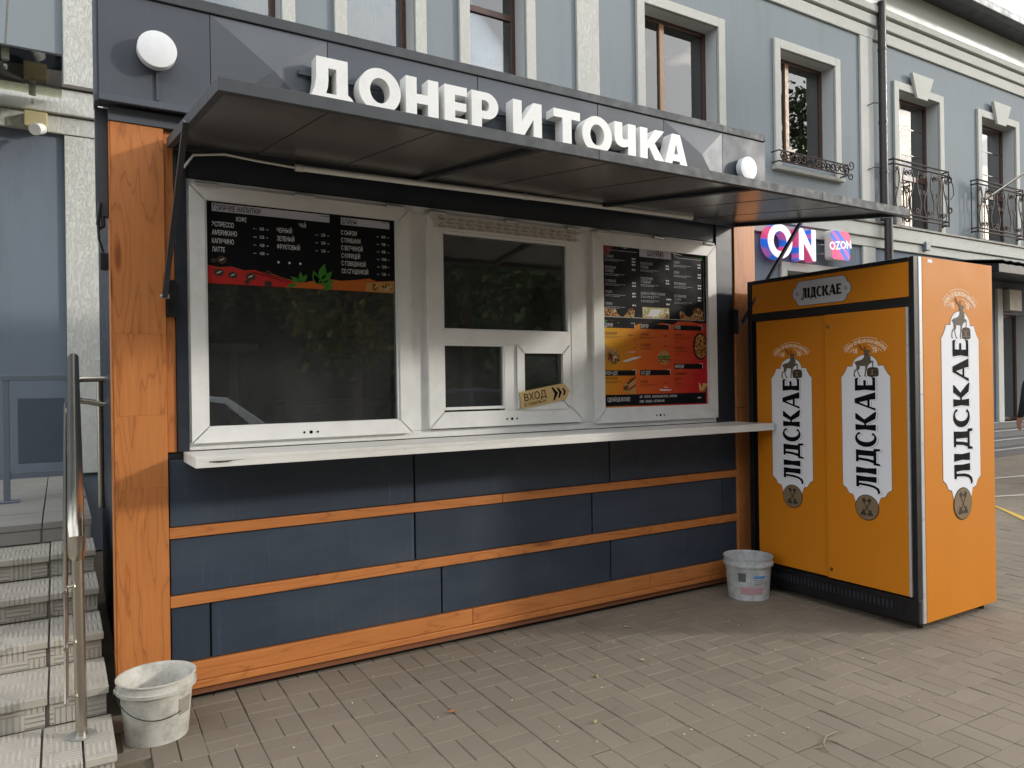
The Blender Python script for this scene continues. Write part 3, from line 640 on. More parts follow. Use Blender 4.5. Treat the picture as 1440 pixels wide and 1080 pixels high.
def bead(wo, x0, x1, z0, z1):
    mitred(MB(), x0, x1, z0, z1, .013, WY-.010, WY+.03).build('glazing_bead', M['pvc'], wo, .002)
    MB().box(x0+.010, x1-.010, WY+.012, WY+.018, z0+.010, z1-.010).build('pane', M['glass'], wo)
w1 = kwindow(.545, 1.690, 1.240, 2.490, .066, (.62, 1.10, 1.60)); bead(w1, .608, 1.622, 1.303, 2.452-.012)
w2 = kwindow(1.800, 2.890, 1.255, 2.485, .088, (1.86, 2.36, 2.82))
MB().box(1.886, 2.786, WY-.014, WY+.045, 1.741, 1.822).box(2.299, 2.384, WY-.0135, WY+.045, 1.343, 1.740).box(2.774, 2.804, WY-.0128, WY+.045, 1.343, 2.397).build('mullion', M['pvc'], w2, .003)
bead(w2, 1.886, 2.786, 1.816, 2.392); bead(w2, 1.886, 2.306, 1.358, 1.745)
mitred(MB(), 2.386, 2.772, 1.345, 1.739, .046, WY-.026, WY+.03).build('hatch_sash', M['pvc'], w2, .003)
MB().box(2.43, 2.73, WY+.002, WY+.008, 1.39, 1.695).build('pane', M['glass'], w2)
w3 = kwindow(2.985, 4.108, 1.240, 2.492, .078, (3.06, 3.55, 4.03)); bead(w3, 3.056, 4.044, 1.322, 2.456-.012)
# protective film strip with the profile maker's marks on the middle window
fm = MB().box(1.836, 2.846, WY-.0185, WY-.0172, 2.408, 2.480).build('film_strip', plain('film', '#c5c0b5', .5, 0, .06, 20), w2)
mk = MB(); mk2 = MB()
for r_ in range(3):
    for k in range(8):
        x = 1.87+k*.128+(r_ % 2)*.05; z = 2.464-r_*.022
        if x > 2.80: continue
        mk.flat(text2d('MONBLAN', .0085, .8, .01), (x, WY-.0192, z-.006), (1,0,0), (0,0,1), (0,-1,0))
        mk.flat(shape2d([[(0,.006),(.018,.018),(.03,.010),(.03,.012),(.018,.0205),(0,.008)]]), (x, WY-.0192, z-.004), (1,0,0), (0,0,1), (0,-1,0))
        for q in (0, .006): mk.box(x+.056, x+.108, WY-.0193, WY-.0191, z-.004+q, z-.0025+q)
        if (k+r_) % 3 == 0: mk2.flat(shape2d([[(0,0),(.02,.008),(.035,.003),(.02,.004)]]), (x, WY-.0192, z-.013), (1,0,0), (0,0,1), (0,-1,0))
tag(mk.build('film_print', M['ink'], w2), kind='stuff'); tag(mk2.build('film_print', plain('red_print', '#b03a35', .5), w2), kind='stuff')
# fascia box
MB().box(.166, 4.566, 3.80, 3.93, 2.82, 3.30).build('fascia_core', M['fascia'], kio)
MB().box(.255, 4.49, 3.94, 6.12, 2.97, 3.27).build('roof', M['eaves'], kio)
MB().box(.153, .204, 3.885, 3.93, 2.30, 2.80).build('side_board', M['rim'], kio, .003)
fas = MB()
FY = 3.784
for a_, b_ in ((.166, .637), (1.212, 2.10), (2.103, 2.98), (2.983, 3.55), (4.12, 4.566)):
    fas = MB().box(a_+.001, b_-.001, FY, 3.799, 2.836, 3.298)
    fas.build('fascia_panel', M['fascia'], kio, .0015)
def pyramid(x0, x1, z0, z1, cx, cz, d):
    c_ = (cx, FY-d, cz); A, B_, C_, D_ = (x0,FY,z0), (x1,FY,z0), (x1,FY,z1), (x0,FY,z1)
    for tri in ((A,B_,c_), (B_,C_,c_), (C_,D_,c_), (D_,A,c_)): MB().add([*tri, *[(p[0],3.799,p[2]) for p in tri]], [(0,1,2),(5,4,3),(0,3,4,1),(1,4,5,2),(2,5,3,0)]).build('folded_facet', M['facet'], kio)
M['facet'] = plain('folded_metal', '#565a5f', .45, .25, .06, 3)
pyramid(.640, 1.209, 2.836, 3.298, .929, 3.075, .035); pyramid(3.553, 4.117, 2.836, 3.298, 3.863, 3.09, .05)
box('fascia_cap', M['rim'], (.160, 4.572, 3.772, 3.94, 3.301, 3.353), kio, .003)
MB().box(.166, 4.566, 3.776, 3.799, 2.803, 2.834).build('fascia_lip', M['fascia'], kio, .002)
for q_ in ((.150, .1655), (4.5665, 4.582)): MB().box(*q_, 3.79, 3.93, 2.80, 3.30).build('fascia_side', M['fascia'], kio)
for x in (.40, 4.385): MB().box(x, x+.010, FY-.010, FY-.001, 2.838, 2.985).build('cable_duct', M['fascia'], kio)
# raised shutter
HZ, HY, FZ, FYC = 2.690, 3.845, 2.505, 2.52
def sp_(x, t, dz=0):   # point on the shutter: t=0 hinge, t=1 front edge
    return (x, HY+(FYC-HY)*t, HZ+(FZ-HZ)*t+dz)
shx0, shx1 = .447, 4.312
def slab(b, x0, x1, t0, t1, d0, d1):
    return b.hexa([sp_(x0,t1,d0), sp_(x1,t1,d0), sp_(x1,t0,d0), sp_(x0,t0,d0), sp_(x0,t1,d1), sp_(x1,t1,d1), sp_(x1,t0,d1), sp_(x0,t0,d1)])
slab(MB(), shx0+.03, shx1-.03, .02, .985, -.022, -.004).build('shutter_sheet', M['under'], kio)
for a_, b_ in ((shx0, 1.99), (1.992, 3.50), (3.502, shx1)): slab(MB(), a_, b_, .966, 1.0, -.045, 0).build('shutter_rim', M['rim'], kio, .002)
slab(MB(), shx0, shx0+.029, 0, .965, -.045, 0).build('shutter_rim', M['rim'], kio, .002); slab(MB(), shx1-.029, shx1, 0, .965, -.045, 0).build('shutter_rim', M['frame_dark'], kio, .002)
slab(MB(), shx0+.03, shx1-.03, 0, .03, -.05, -.001).build('shutter_rim', M['frame_dark'], kio, .002)
for x in (1.72, 3.03): slab(MB(), x-.02, x+.02, .032, .964, -.042, -.0225).build('shutter_rib', M['frame_dark'], kio, .002)
for x in (.85, 1.28, 2.15, 2.58, 3.45, 3.9): slab(MB(), x-.0015, x+.0015, .032, .964, -.0235, -.0222).build('sheet_seam', M['black'], kio)
# struts and their brackets
MB().beam((.425,3.80,1.935), (.440,3.17,2.560), .022, .022).build('strut', M['frame_dark'], kio)
MB().beam((4.315,3.80,1.925), (4.330,3.29,2.575), .020, .020).build('strut', M['frame_dark'], kio)
box('strut_bracket', M['black'], (.437, .4795, K-.012, K+.02, 1.845, 2.02), kio, .003)
box('strut_bracket', M['black'], (4.262, 4.305, K-.030, K+.010, 1.85, 2.03), kio, .003)
for a_, b_, z in ((.405, .445, 1.935), (4.30, 4.335, 1.925)): MB().tube([(a_,3.80,z),(b_,3.80,z)], .010, 8).build('strut_pin', M['zinc'], kio)
# led tube under the shutter
led = thing('tube_light', 'long unlit tube light under the raised shutter', 'light', (2.4, 3.80, 2.64))
for a_, b_ in ((1.06, 2.42), (2.44, 3.80)):
    MB().tube([(a_,3.80,2.622+.012*(a_-1)),(b_,3.80,2.622+.012*(b_-1))], .016, 12).build('tube', M['letter'], led, smooth=True)
for x in (1.06, 2.43, 3.80): MB().tube([(x-.02,3.80,2.622+.012*(x-1)),(x+.02,3.80,2.622+.012*(x-1))], .0185, 12).build('end_cap', M['letter_side'], led, smooth=True)
MB().tube([(1.04,3.80,2.622),(.85,3.81,2.632),(.70,3.80,2.640),(.56,3.81,2.618),(.52,3.84,2.56)], .006, 8).build('cable', M['letter_side'], led, smooth=True)

# sign letters -------------------------------------------------------
sgn = thing('sign_lettering', 'white block letters reading ДОНЕР И ТОЧКА on the fascia', 'sign', (2.35, 3.7, 2.93))
def Dg(): return [[(0,-.2),(0,.03),(.05,.06),(.13,.15),(.19,.30),(.225,.52),(.235,1),(.955,1),(.955,.24),(1.05,.17),(1.11,.07),(1.13,-.02),(1.13,-.2),(.88,-.2),(.88,0),(.25,0),(.25,-.2)], [(.505,.77),(.69,.77),(.69,.20),(.45,.20),(.49,.34),(.505,.5)]]
GL = {
 'Д': Dg(), 'О': [ell(.517,.5,.517,.52,44), ell(.517,.5,.245,.295,36)],
 'Н': [[(0,0),(.28,0),(.28,.385),(.575,.385),(.575,0),(.855,0),(.855,1),(.575,1),(.575,.61),(.28,.61),(.28,1),(0,1)]],
 'Е': [[(0,0),(.63,0),(.63,.215),(.285,.215),(.285,.40),(.60,.40),(.60,.605),(.285,.605),(.285,.785),(.62,.785),(.62,1),(0,1)]],
 'Р': [[(0,0),(.285,0),(.285,.33),(.42,.33)]+ell(.42,.665,.35,.335,18,-90,90)+[(0,1)], [(.285,.53),(.285,.80),(.385,.80)]+ell(.385,.665,.12,.135,12,90,-90)],
 'И': [[(0,0),(.27,0),(.63,.56),(.63,0),(.89,0),(.89,1),(.63,1),(.265,.44),(.265,1),(0,1)]],
 'Т': [[(.29,0),(.585,0),(.585,.775),(.875,.775),(.875,1),(0,1),(0,.775),(.29,.775)]],
 'Ч': [[(.49,0),(.775,0),(.775,1),(.49,1),(.49,.56)]+[(.40,.535),(.34,.535),(.295,.56),(.28,.63)]+[(.28,1),(0,1),(0,.60),(.02,.46),(.09,.36),(.20,.31),(.34,.305),(.49,.345)]],
 'К': [[(0,0),(.28,0),(.28,.40),(.345,.46),(.63,0),(1.0,0),(.555,.60),(.93,1),(.585,1),(.28,.62),(.28,1),(0,1)]],
 'А': [[(0,0),(.29,0),(.345,.20),(.63,.20),(.685,0),(.97,0),(.645,1),(.325,1)], [(.405,.40),(.485,.72),(.57,.40)]],
}
LX = [('Д',1.063),('О',1.335),('Н',1.597),('Е',1.826),('Р',1.995),('И',2.267),('Т',2.553),('О',2.766),('Ч',3.021),('К',3.232),('А',3.438)]
CH = .2245
for ch, x in LX:
    P = [[(a_*CH, b_*CH) for a_, b_ in poly] for poly in GL[ch]]
    MB().flat(shape2d(P, 0, .04), (x, 3.702, 2.934), (1,0,0), (0,0,1), (0,-1,0)).build('letter', [M['letter']], sgn)
MB().box(1.05, 3.66, 3.748, 3.772, 3.085, 3.105).box(1.05, 3.66, 3.748, 3.772, 2.945, 2.965).build('mounting_rail', M['fascia'], sgn)
# round lamps
def lamp(x, z, label, r=.083):
    t = thing('round_lamp', label, 'lamp', (x, FY, z), 'round fascia lamps')
    MB().tube([(x,FY-.001,z),(x,FY-.022,z)], r*.72, 24).build('back_plate', M['frame_dark'], t, smooth=True)
    o = MB().tube([(x,FY-.022,z),(x,FY-.070,z)], r, 48).build('drum', M['lamp'], t, .004, True)
lamp(.400, 3.052, 'white round drum lamp on the fascia left of the sign'); lamp(4.318, 3.052, 'white round drum lamp on the fascia right of the sign', .085)
# padlock on the fascia's left underside
pk = thing('padlock', 'black padlock hanging by a hook at the left of the fascia', 'padlock', (.16, 3.9, 2.2))
MB().tube([(.170,3.875,2.36),(.162,3.875,2.30),(.160,3.875,2.26),(.168,3.875,2.235),(.182,3.875,2.25),(.180,3.875,2.30)], .009, 8).build('hook', M['black'], pk, smooth=True)
MB().tube([(.160,3.872,2.25),(.163,3.87,2.19),(.180,3.868,2.13)], .006, 8).build('shackle', M['black'], pk, smooth=True)
box('lock_body', M['black'], (.166, .200, 3.852, 3.882, 2.05, 2.13), pk, .004)
# interior fittings seen dimly through the glass
ov = thing('oven', 'black countertop oven with a red stripe inside the kiosk window', 'oven', (1.35, 4.5, 1.0))
box('body', M['black'], (1.18, 1.98, 4.35, 4.95, 1.0, 1.42), ov, .01)
box('stripe', plain('red_enamel', '#8e1c22', .3), (1.24, 1.96, 4.345, 4.349, 1.385, 1.397), ov)
MB().flat(text2d('UNHOT', .026, .9, .02), (1.27, 4.345, 1.342), (1,0,0), (0,0,1), (0,-1,0)).build('lettering', M['letter'], ov)
tag(MB().box(.32, 4.43, 4.1, 5.0, .95, .99).box(.4, .45, 4.2, 4.9, .1, .95).box(4.3, 4.35, 4.2, 4.9, .1, .95).build('counter', M['inside'], org=(2.3, 4.5, .1)), 'dark work counter inside the kiosk behind the windows', 'counter')
tag(MB().box(.855, .905, 4.6, 4.64, .1, 1.72).box(.74, 1.0, 4.5, 4.8, 1.72, 1.76).build('rack_stand', M['letter_side'], org=(.88, 4.6, .1)), 'pale upright stand inside the left kiosk window', 'stand')
bd = thing('back_door', 'dark glazed door in the back of the kiosk interior', 'door', (2.7, 6.0, .1))
MB().box(2.2, 2.28, 5.98, 6.03, .1, 2.3).box(3.12, 3.2, 5.98, 6.03, .1, 2.3).box(2.28, 3.12, 5.98, 6.03, 2.22, 2.3).box(2.28, 3.12, 5.98, 6.03, 1.85, 1.93).build('door_frame', M['black'], bd)
box('upper_light', plain('dim_pane', '#3f4543', .5), (2.28, 3.12, 6.0, 6.02, 1.93, 2.22), bd)

# arrow sign tucked in the hatch
ar = thing('arrow_sign', 'gold arrow sign reading ВХОД tucked into the kiosk hatch window', 'sign', (2.58, 3.83, 1.36))
aa = R(9); ax_, ay_ = (math.cos(aa),0,math.sin(aa)), (-math.sin(aa),0,math.cos(aa)); ao = (2.405, WY-.034, 1.348)
MB().flat(shape2d([[(0,0),(.335,0),(.372,.052),(.335,.105),(0,.105)]], 0, .0015), ao, ax_, ay_, (0,-1,0)).build('board', plain('brushed_gold', '#cdb07a', .35, .3, .15, 30, sc=(1,1,8)), ar)
MB().flat(text2d('ВХОД', .045, .95, .012), (ao[0]+.02*ax_[0], ao[1]-.0022, ao[2]+.044+.02*ax_[2]), ax_, ay_, (0,-1,0)).flat(text2d('В ПАВИЛЬОН', .019, .95, .01), (ao[0]+.02*ax_[0], ao[1]-.0022, ao[2]+.012+.02*ax_[2]), ax_, ay_, (0,-1,0)).build('lettering', M['ink'], ar)
ch = MB()
for k in range(3):
    s = 1-.22*k; x = .235+.04*k
    ch.flat(shape2d([[(x,.052+.042*s),(x+.012,.052+.042*s),(x+.045*s,.052),(x+.012,.052-.042*s),(x,.052-.042*s),(x+.018*s,.052)]]), (ao[0], ao[1]-.0022, ao[2]), ax_, ay_, (0,-1,0))
ch.build('chevron', M['ink'], ar)

# ================================================================== menu posters on the glass
PYB = WY+.0105
class Print:
    """collects flat print by material, one mesh per material on a poster"""
    def __init__(s, parent): s.p = parent; s.d = {}; s.names = {}
    def mb(s, m, name='print'):
        k = (m.name, name)
        if k not in s.d: s.d[k] = (MB(), m, name)
        return s.d[k][0]
    def poly(s, P, m, layer=1, name='print'):
        for P1 in P: (MB() if name != 'print' else s.mb(m, name)).flat(shape2d([P1]), (0, PYB-.0006*layer-.0004, 0), (1,0,0), (0,0,1), (0,-1,0)).build(name, m, s.p) if name != 'print' else s.mb(m, name).flat(shape2d([P1]), (0, PYB-.0006*layer-.0004, 0), (1,0,0), (0,0,1), (0,-1,0))
    def text(s, t, x, z, h, m, xs=.62, bold=.012, anchor='l', layer=3, name='lettering'):
        MB().flat(text2d(t, h, xs, bold, anchor), (x, PYB-.0006*layer-.0004, z), (1,0,0), (0,0,1), (0,-1,0)).build(name, m, s.p)
    def lines(s, x, z, w, m, n=2, h=.0035, gap=.0085, layer=3, name='fine_print'):
        for k in range(n):
            x1 = x; xe = x+w*(1 if k < n-1 else .7)
            while x1 < xe:
                ww = random.uniform(.008, .024); s.mb(m, name).flat(([(x1,z-k*gap,0),(min(x1+ww,xe),z-k*gap,0),(min(x1+ww,xe),z-k*gap+h,0),(x1,z-k*gap+h,0)], [(0,1,2,3)]), (0, PYB-.0006*layer-.0004, 0), (1,0,0), (0,0,1), (0,-1,0)); x1 += ww+.005
    def done(s):
        for b, m, n in s.d.values(): tag(b.build(n, m, s.p), kind='stuff')
M['menu_black'] = plain('poster_black', '#121316', .6, 0, .1, 3, .12); M['menu_grey'] = plain('poster_grey', '#b9bac2', .6, 0, .03, 5, .12); M['menu_txt'] = plain('poster_text', '#d9d9d9', .6, 0, .02, 5, .12)
M['menu_red'] = plain('poster_red', '#b5302c', .6, 0, .08, 6, .12); M['menu_green'] = plain('poster_green', '#3f7a2e', .6, 0, .25, 40, .12); M['menu_or'] = plain('poster_orange', '#b8622a', .6, 0, .1, 6, .12)
M['bean'] = plain('coffee_bean_print', '#4a3a30', .6, 0, .5, 60, .12); M['bread'] = plain('bread_print', '#b78850', .6, 0, .3, 40, .12)
def speck(name, *cols):
    t = NT(name); v = t.n('TexVoronoi'); t.set(v.inputs['Vector'], t.co()); v.inputs['Scale'].default_value = 75; sp = t.n('SeparateColor'); t.set(sp.inputs[0], v.outputs['Color'])
    return t.fin(t.ramp(sp.outputs[0], *[(k/(len(cols)-1), hexc(c)) for k, c in enumerate(cols)]), .6, 0, .12)
M['filling'] = speck('filling_print', '#3b2216', '#7b4526', '#c9a36a', '#8c2f22', '#5b6b2c', '#d8c9a4'); M['rice'] = speck('pilaf_print', '#2b1a10', '#8a5a2c', '#c08a48', '#5a3418', '#d8ab68'); M['plate'] = speck('plate_print', '#cdb98a', '#8a9a4a', '#d8d0b8', '#a8702e')
def grad():
    t = NT('orange_red_gradient'); sp = t.n('SeparateXYZ'); t.set(sp.inputs[0], t.n('NewGeometry').outputs['Position'])
    f = t.math('ADD', t.math('MULTIPLY', sp.outputs[0], 1.0), t.math('MULTIPLY', sp.outputs[2], -.45)); f = t.math('SUBTRACT', f, 2.27)
    return t.fin(t.ramp(f, (0, hexc('#d8a524')), (.42, hexc('#d4662a')), (1, hexc('#b8242a'))), .6, 0, .12)
M['grad'] = grad()
def blob(cx, cz, rx, rz, n=22, j=.12): return [(cx+rx*math.cos(2*math.pi*k/n)*(1+random.uniform(-j, j)), cz+rz*math.sin(2*math.pi*k/n)*(1+random.uniform(-j, j))) for k in range(n)]
p1 = box('menu_poster', M['menu_black'], (.620, 1.607, PYB, PYB+.0012, 2.018, 2.437), kio); tag(p1, 'black hot drinks and pancakes menu across the left window')
q = Print(p1)
for P in (rect(.650,2.376,1.240,2.416), rect(1.302,2.373,1.580,2.412)): q.poly([P], M['menu_grey'], 1, 'heading_bar')
for x in (1.240, 1.580): q.poly([[(x-.05,2.409),(x+.004,2.409),(x+.004,2.376),(x+.001,2.376),(x+.001,2.406),(x-.05,2.406)]], M['menu_black'], 2)
q.text('ГОРЯЧИЕ НАПИТКИ', .656, 2.381, .028, M['menu_black'], .60); q.text('БЛИНЫ', 1.309, 2.378, .028, M['menu_black'], .60)
q.text('КОФЕ', .764, 2.336, .022, M['menu_txt'], .6); q.text('ЧАЙ', 1.077, 2.336, .022, M['menu_txt'], .6)
for k, (t_, p_) in enumerate((('ЭСПРЕССО','3.00'), ('АМЕРИКАНО','3.50'), ('КАПУЧИНО','4.00'), ('ЛАТТЕ','4.00'))):
    z = 2.301-.0415*k; q.text(t_, .649, z, .024, M['menu_txt'], .56); q.text(p_, .877, z, .016, M['menu_txt'], .6); q.lines(.846, z+.004, .024, M['menu_grey'], 1); q.lines(.91, z+.004, .016, M['menu_grey'], 1)
for k, (t_, p_) in enumerate((('ЧЕРНЫЙ','2.00'), ('ЗЕЛЕНЫЙ','2.00'), ('ФРУКТОВЫЙ','2.00'))):
    z = 2.299-.042*k; q.text(t_, .963, z, .024, M['menu_txt'], .56); q.text(p_, 1.193, z, .016, M['menu_txt'], .6); q.lines(1.162, z+.004, .024, M['menu_grey'], 1); q.lines(1.226, z+.004, .016, M['menu_grey'], 1)
for k, (t_, p_) in enumerate((('С СЫРОМ','8.00'), ('С ГРИБАМИ','9.00'), ('С ВЕТЧИНОЙ','8.00'), ('С КУРИЦЕЙ','10.00'), ('С ГОВЯДИНОЙ','15.00'), ('СО СГУЩЕНКОЙ','7.00'))):
    z = 2.319-.0413*k; q.text(t_, 1.302, z, .024, M['menu_txt'], .56); q.text(p_, 1.532, z, .016, M['menu_txt'], .6); q.lines(1.503, z+.004, .022, M['menu_grey'], 1); q.lines(1.566, z+.004, .014, M['menu_grey'], 1)
for x in (.969, 1.025, 1.081): q.poly([ell(x, 2.146, .006, .006, 12)], M['menu_txt'], 1)
q.poly([[(.621,2.019),(1.606,2.019),(1.606,2.088),(1.50,2.078),(1.46,2.092),(1.38,2.080),(1.30,2.070),(1.22,2.076),(1.10,2.05),(1.06,2.052),(.98,2.07),(.93,2.086),(.90,2.082),(.85,2.098),(.80,2.092),(.74,2.108),(.68,2.100),(.621,2.110)]], M['menu_or'], 1, 'brush_stroke')
q.poly([[(.621,2.019),(.99,2.019),(1.06,2.04),(1.0,2.060),(.93,2.083),(.85,2.096),(.80,2.09),(.74,2.106),(.68,2.098),(.621,2.108)]], M['menu_red'], 2, 'brush_stroke')
for a_ in ((.83,2.09,1.02,2.045), (.88,2.088,1.06,2.048), (1.16,2.055,1.22,2.064)): q.poly([[(a_[0],a_[1]),(a_[2],a_[3]),(a_[2]-.03,a_[3]+.003),(a_[0]+.02,a_[1]-.009)]], M['menu_black'], 3, 'brush_stroke')
for x, z, r_ in ((.679,2.074,.024), (.744,2.065,.022), (.83,2.063,.025), (.693,2.138,.024), (.655,2.132,.014), (.918,2.088,.014), (.915,2.032,.020), (.812,2.035,.014)):
    q.poly([ell(x, z, r_, r_*.8, 18)], M['bean'], 4, 'coffee_bean'); q.poly([[(x-r_*.6,z-r_*.25),(x-r_*.1,z+r_*.1),(x+r_*.6,z+r_*.35),(x+r_*.1,z-r_*.05)]], M['menu_txt' if r_ > .021 else 'menu_black'], 5, 'coffee_bean')
def leaf(x, z, l, a): 
    c, s = math.cos(R(a)), math.sin(R(a)); return [(x+c*u*l-s*v*l, z+s*u*l+c*v*l) for u, v in ((0,0),(.3,.2),(.6,.2),(1,0),(.6,-.18),(.3,-.2))]
for x, z, l, a in ((1.19,2.04,.075,20),(1.185,2.06,.10,75),(1.19,2.05,.09,48),(1.18,2.045,.06,120),(1.08,2.046,.06,150),(1.085,2.05,.055,95),(1.09,2.05,.05,60),(1.17,2.04,.08,105),(1.2,2.02,.06,15),(1.06,2.035,.05,190)): q.poly([leaf(x,z,l,a)], M['menu_green'], 4, 'tea_leaf')
q.poly([[(1.43,2.019),(1.606,2.019),(1.606,2.085),(1.53,2.078),(1.44,2.066)]], M['bread'], 4, 'pancake'); q.poly([blob(1.485,2.045,.022,.018), blob(1.56,2.05,.03,.02)], M['filling'], 5, 'pancake')
q.done()
p3 = box('menu_poster', M['menu_black'], (3.066, 4.034, PYB, PYB+.0012, 1.334, 2.442), kio); tag(p3, 'black and orange kebab menu filling the right window')
q = Print(p3)
q.poly([[(3.068,1.336),(4.032,1.336),(4.032,1.925),(3.95,1.920),(3.88,1.932),(3.75,1.928),(3.70,1.905),(3.60,1.915),(3.50,1.89),(3.40,1.905),(3.34,1.885),(3.2,1.905),(3.15,1.872),(3.068,1.865)]], M['grad'], 1, 'gradient_field')
for a_ in ((3.28,1.912,3.32,1.924), (3.44,1.912,3.50,1.926), (3.12,1.91,3.16,1.92)): q.poly([[(a_[0],a_[1]),(a_[2],a_[3]-.004),(a_[2]+.02,a_[3]),(a_[0]+.02,a_[1]+.004)]], M['menu_or'], 2, 'brush_stroke')
q.poly([rect(3.400,2.362,3.693,2.422)], M['menu_grey'], 1, 'heading_bar'); q.text('ШАУРМА', 3.546, 2.372, .040, M['menu_black'], .62, .014, 'c')
for P in (rect(3.080,1.941,3.083,2.39), rect(3.080,1.940,4.010,1.943), rect(4.007,1.943,4.010,2.37), rect(3.12,2.386,3.38,2.388), rect(3.71,2.378,4.0,2.380)): q.poly([P], M['menu_txt'], 1, 'border')
def item(x, z, names, pr, w_=.20):
    for k, t_ in enumerate(names): q.text(t_, x, z-.0235*k, .0175, M['menu_grey'], .52)
    zz = z-.0235*(len(names)-1)-.013; q.lines(x, zz, w_*.85, M['menu_grey'], 2, .003, .009)
    for k in range(pr): q.lines(x+w_+.032, z-.020*k, .045, M['menu_txt'], 1, .010, layer=3)
for z, n_, p_ in ((2.336, ['С КУРИЦЕЙ'], 3), (2.262, ['КОРОЛЕВСКАЯ','С КУРИЦЕЙ'], 1), (2.172, ['С ГОВЯДИНОЙ'], 2), (2.100, ['ГРЕЦКИЙ'], 2), (2.020, ['ТЕРИЯКИ'], 1)): item(3.098, z, n_, p_)
for z, n_, p_ in ((2.308, ['ПО-ВОСТОЧНОМУ','С КУРИЦЕЙ'], 2), (2.206, ['ПО-ВОСТОЧНОМУ','С ГОВЯДИНОЙ'], 2), (2.104, ['ШАУРМА НА ТАРЕЛКЕ С ГАРНИРОМ'], 0)): item(3.406, z, n_, p_)
q.lines(3.64, 2.075, .045, M['menu_txt'], 2, .010, .034); q.lines(3.406, 2.062, .17, M['menu_grey'], 2, .003, .009)
for z, n_, p_ in ((2.338, ['СЫРНАЯ'], 2), (2.266, ['ЛЕТНЯЯ'], 2), (2.188, ['ВЕГЕТАРИАНСКАЯ'], 2), (2.100, ['ВЕГЕТАРИАНСКАЯ','С ХАЛУМИ'], 2)): item(3.715, z, n_, p_)
q.poly([[(3.072,2.44),(3.15,2.44),(3.16,2.40),(3.14,2.36),(3.09,2.35),(3.072,2.37)]], plain('chilli_print', '#6d1f1a', .4, 0, .4, 40), 1, 'chilli')
q.poly([leaf(3.96,2.40,.07,20), leaf(3.97,2.41,.06,-40)], M['menu_green'], 2, 'herb_leaf'); q.poly([leaf(3.07,1.87,.05,60), leaf(3.07,1.9,.05,20)], M['menu_green'], 2, 'herb_leaf')
for P in ([(3.72,2.414),(3.80,2.402),(3.79,2.398),(3.70,2.404)], [(3.72,2.397),(3.77,2.388),(3.71,2.390)], [(3.26,2.412),(3.30,2.408),(3.26,2.406)]): q.poly([P], M['menu_txt'], 2, 'brush_stroke')
# wraps in the upper panel
q.poly([[(3.085,1.945),(3.085,2.0),(3.15,1.995),(3.23,1.945)], [(3.25,1.945),(3.31,1.995),(3.34,1.945)]], M['bread'], 2, 'wrap'); q.poly([blob(3.115,1.972,.03,.026), blob(3.165,1.972,.026,.026), blob(3.32,1.972,.034,.032)], M['filling'], 3, 'wrap')
q.poly([rect(3.42,1.945,3.665,2.018)], M['plate'], 2, 'plate'); q.poly([[(3.46,1.955),(3.50,2.008),(3.60,2.005),(3.55,1.955)]], M['menu_txt'], 3, 'plate'); q.poly([blob(3.635,1.965,.02,.018)], M['filling'], 4, 'plate')
q.poly([[(3.77,1.945),(3.80,1.98),(3.90,1.95),(3.99,1.946)], [(3.86,1.95),(3.88,1.975),(3.98,1.99),(4.0,1.95)]], M['bread'], 2, 'wrap'); q.poly([blob(3.79,1.975,.03,.026), blob(3.945,1.985,.05,.046)], M['filling'], 3, 'wrap')
for t_, x0, z0, x1, z1 in (('ДУРУМ',3.085,1.868,3.345,1.902), ('БУРГЕР',3.396,1.868,3.660,1.902), ('ПЛОВ',3.710,1.868,3.980,1.902), ('ФРЕНЧ-ДОГ',3.077,1.548,3.349,1.584), ('ХОТ-ДОГ',3.391,1.549,3.665,1.586), ('ФРИТЮР',3.709,1.592,3.980,1.629)):
    q.poly([rect(x0,z0,x1,z1)], M['menu_black'], 2, 'heading_bar'); q.text(t_, x0+.006, z0+.006, .024, M['menu_txt'], .58); q.poly([[(x1-.03,z1+.003),(x1+.004,z1+.003),(x1+.004,z0+.005),(x1+.001,z0+.005),(x1+.001,z1),(x1-.03,z1)]], M['menu_txt'], 2)
M['menu_brown'] = plain('poster_brown', '#6b2a18', .4, 0, .05, 5)
for t_, x, z in (('МЕКСИКАНСКИЙ',3.078,1.822), ('С КУРИЦЕЙ',3.395,1.822), ('С ГОВЯДИНОЙ',3.394,1.748), ('С КУРИЦЕЙ',3.709,1.824), ('С ГОВЯДИНОЙ',3.707,1.734), ('В ЛАВАШЕ',3.391,1.496), ('КАРТОФЕЛЬ ФРИ',3.709,1.548), ('НАГГЕТСЫ',3.709,1.513), ('СТРИПСЫ',3.709,1.476), ('БУЛКА НА ТРОИХ',3.077,1.522)):
    q.text(t_, x, z, .0185, M['menu_brown'], .52)
    if z < 1.49 or (x > 3.7 and z < 1.6): q.lines(3.90, z, .045, M['menu_brown'], 1, .008); continue
    q.lines(x, z-.013, .16, M['menu_brown'], 2, .003, .009); q.lines(x+.215 if x < 3.7 else x+.01, z-.004 if x < 3.7 else z-.045, .05, M['menu_brown'], 1, .009)
q.poly([[(3.070,1.77),(3.12,1.745),(3.20,1.70),(3.215,1.665),(3.17,1.620),(3.12,1.64),(3.070,1.69)]], M['bread'], 2, 'burrito'); q.poly([blob(3.165,1.675,.052,.050)], M['filling'], 3, 'burrito')
q.poly([ell(3.61,1.672,.058,.05,24)], M['bread'], 2, 'burger'); q.poly([rect(3.556,1.655,3.666,1.664)], M['menu_brown'], 4, 'burger'); q.poly([[(3.552,1.685),(3.67,1.685),(3.664,1.668),(3.64,1.674),(3.61,1.664),(3.58,1.674),(3.558,1.666)]], M['menu_green'], 4, 'burger'); q.poly([rect(3.557,1.640,3.665,1.656)], M['filling'], 3, 'burger')
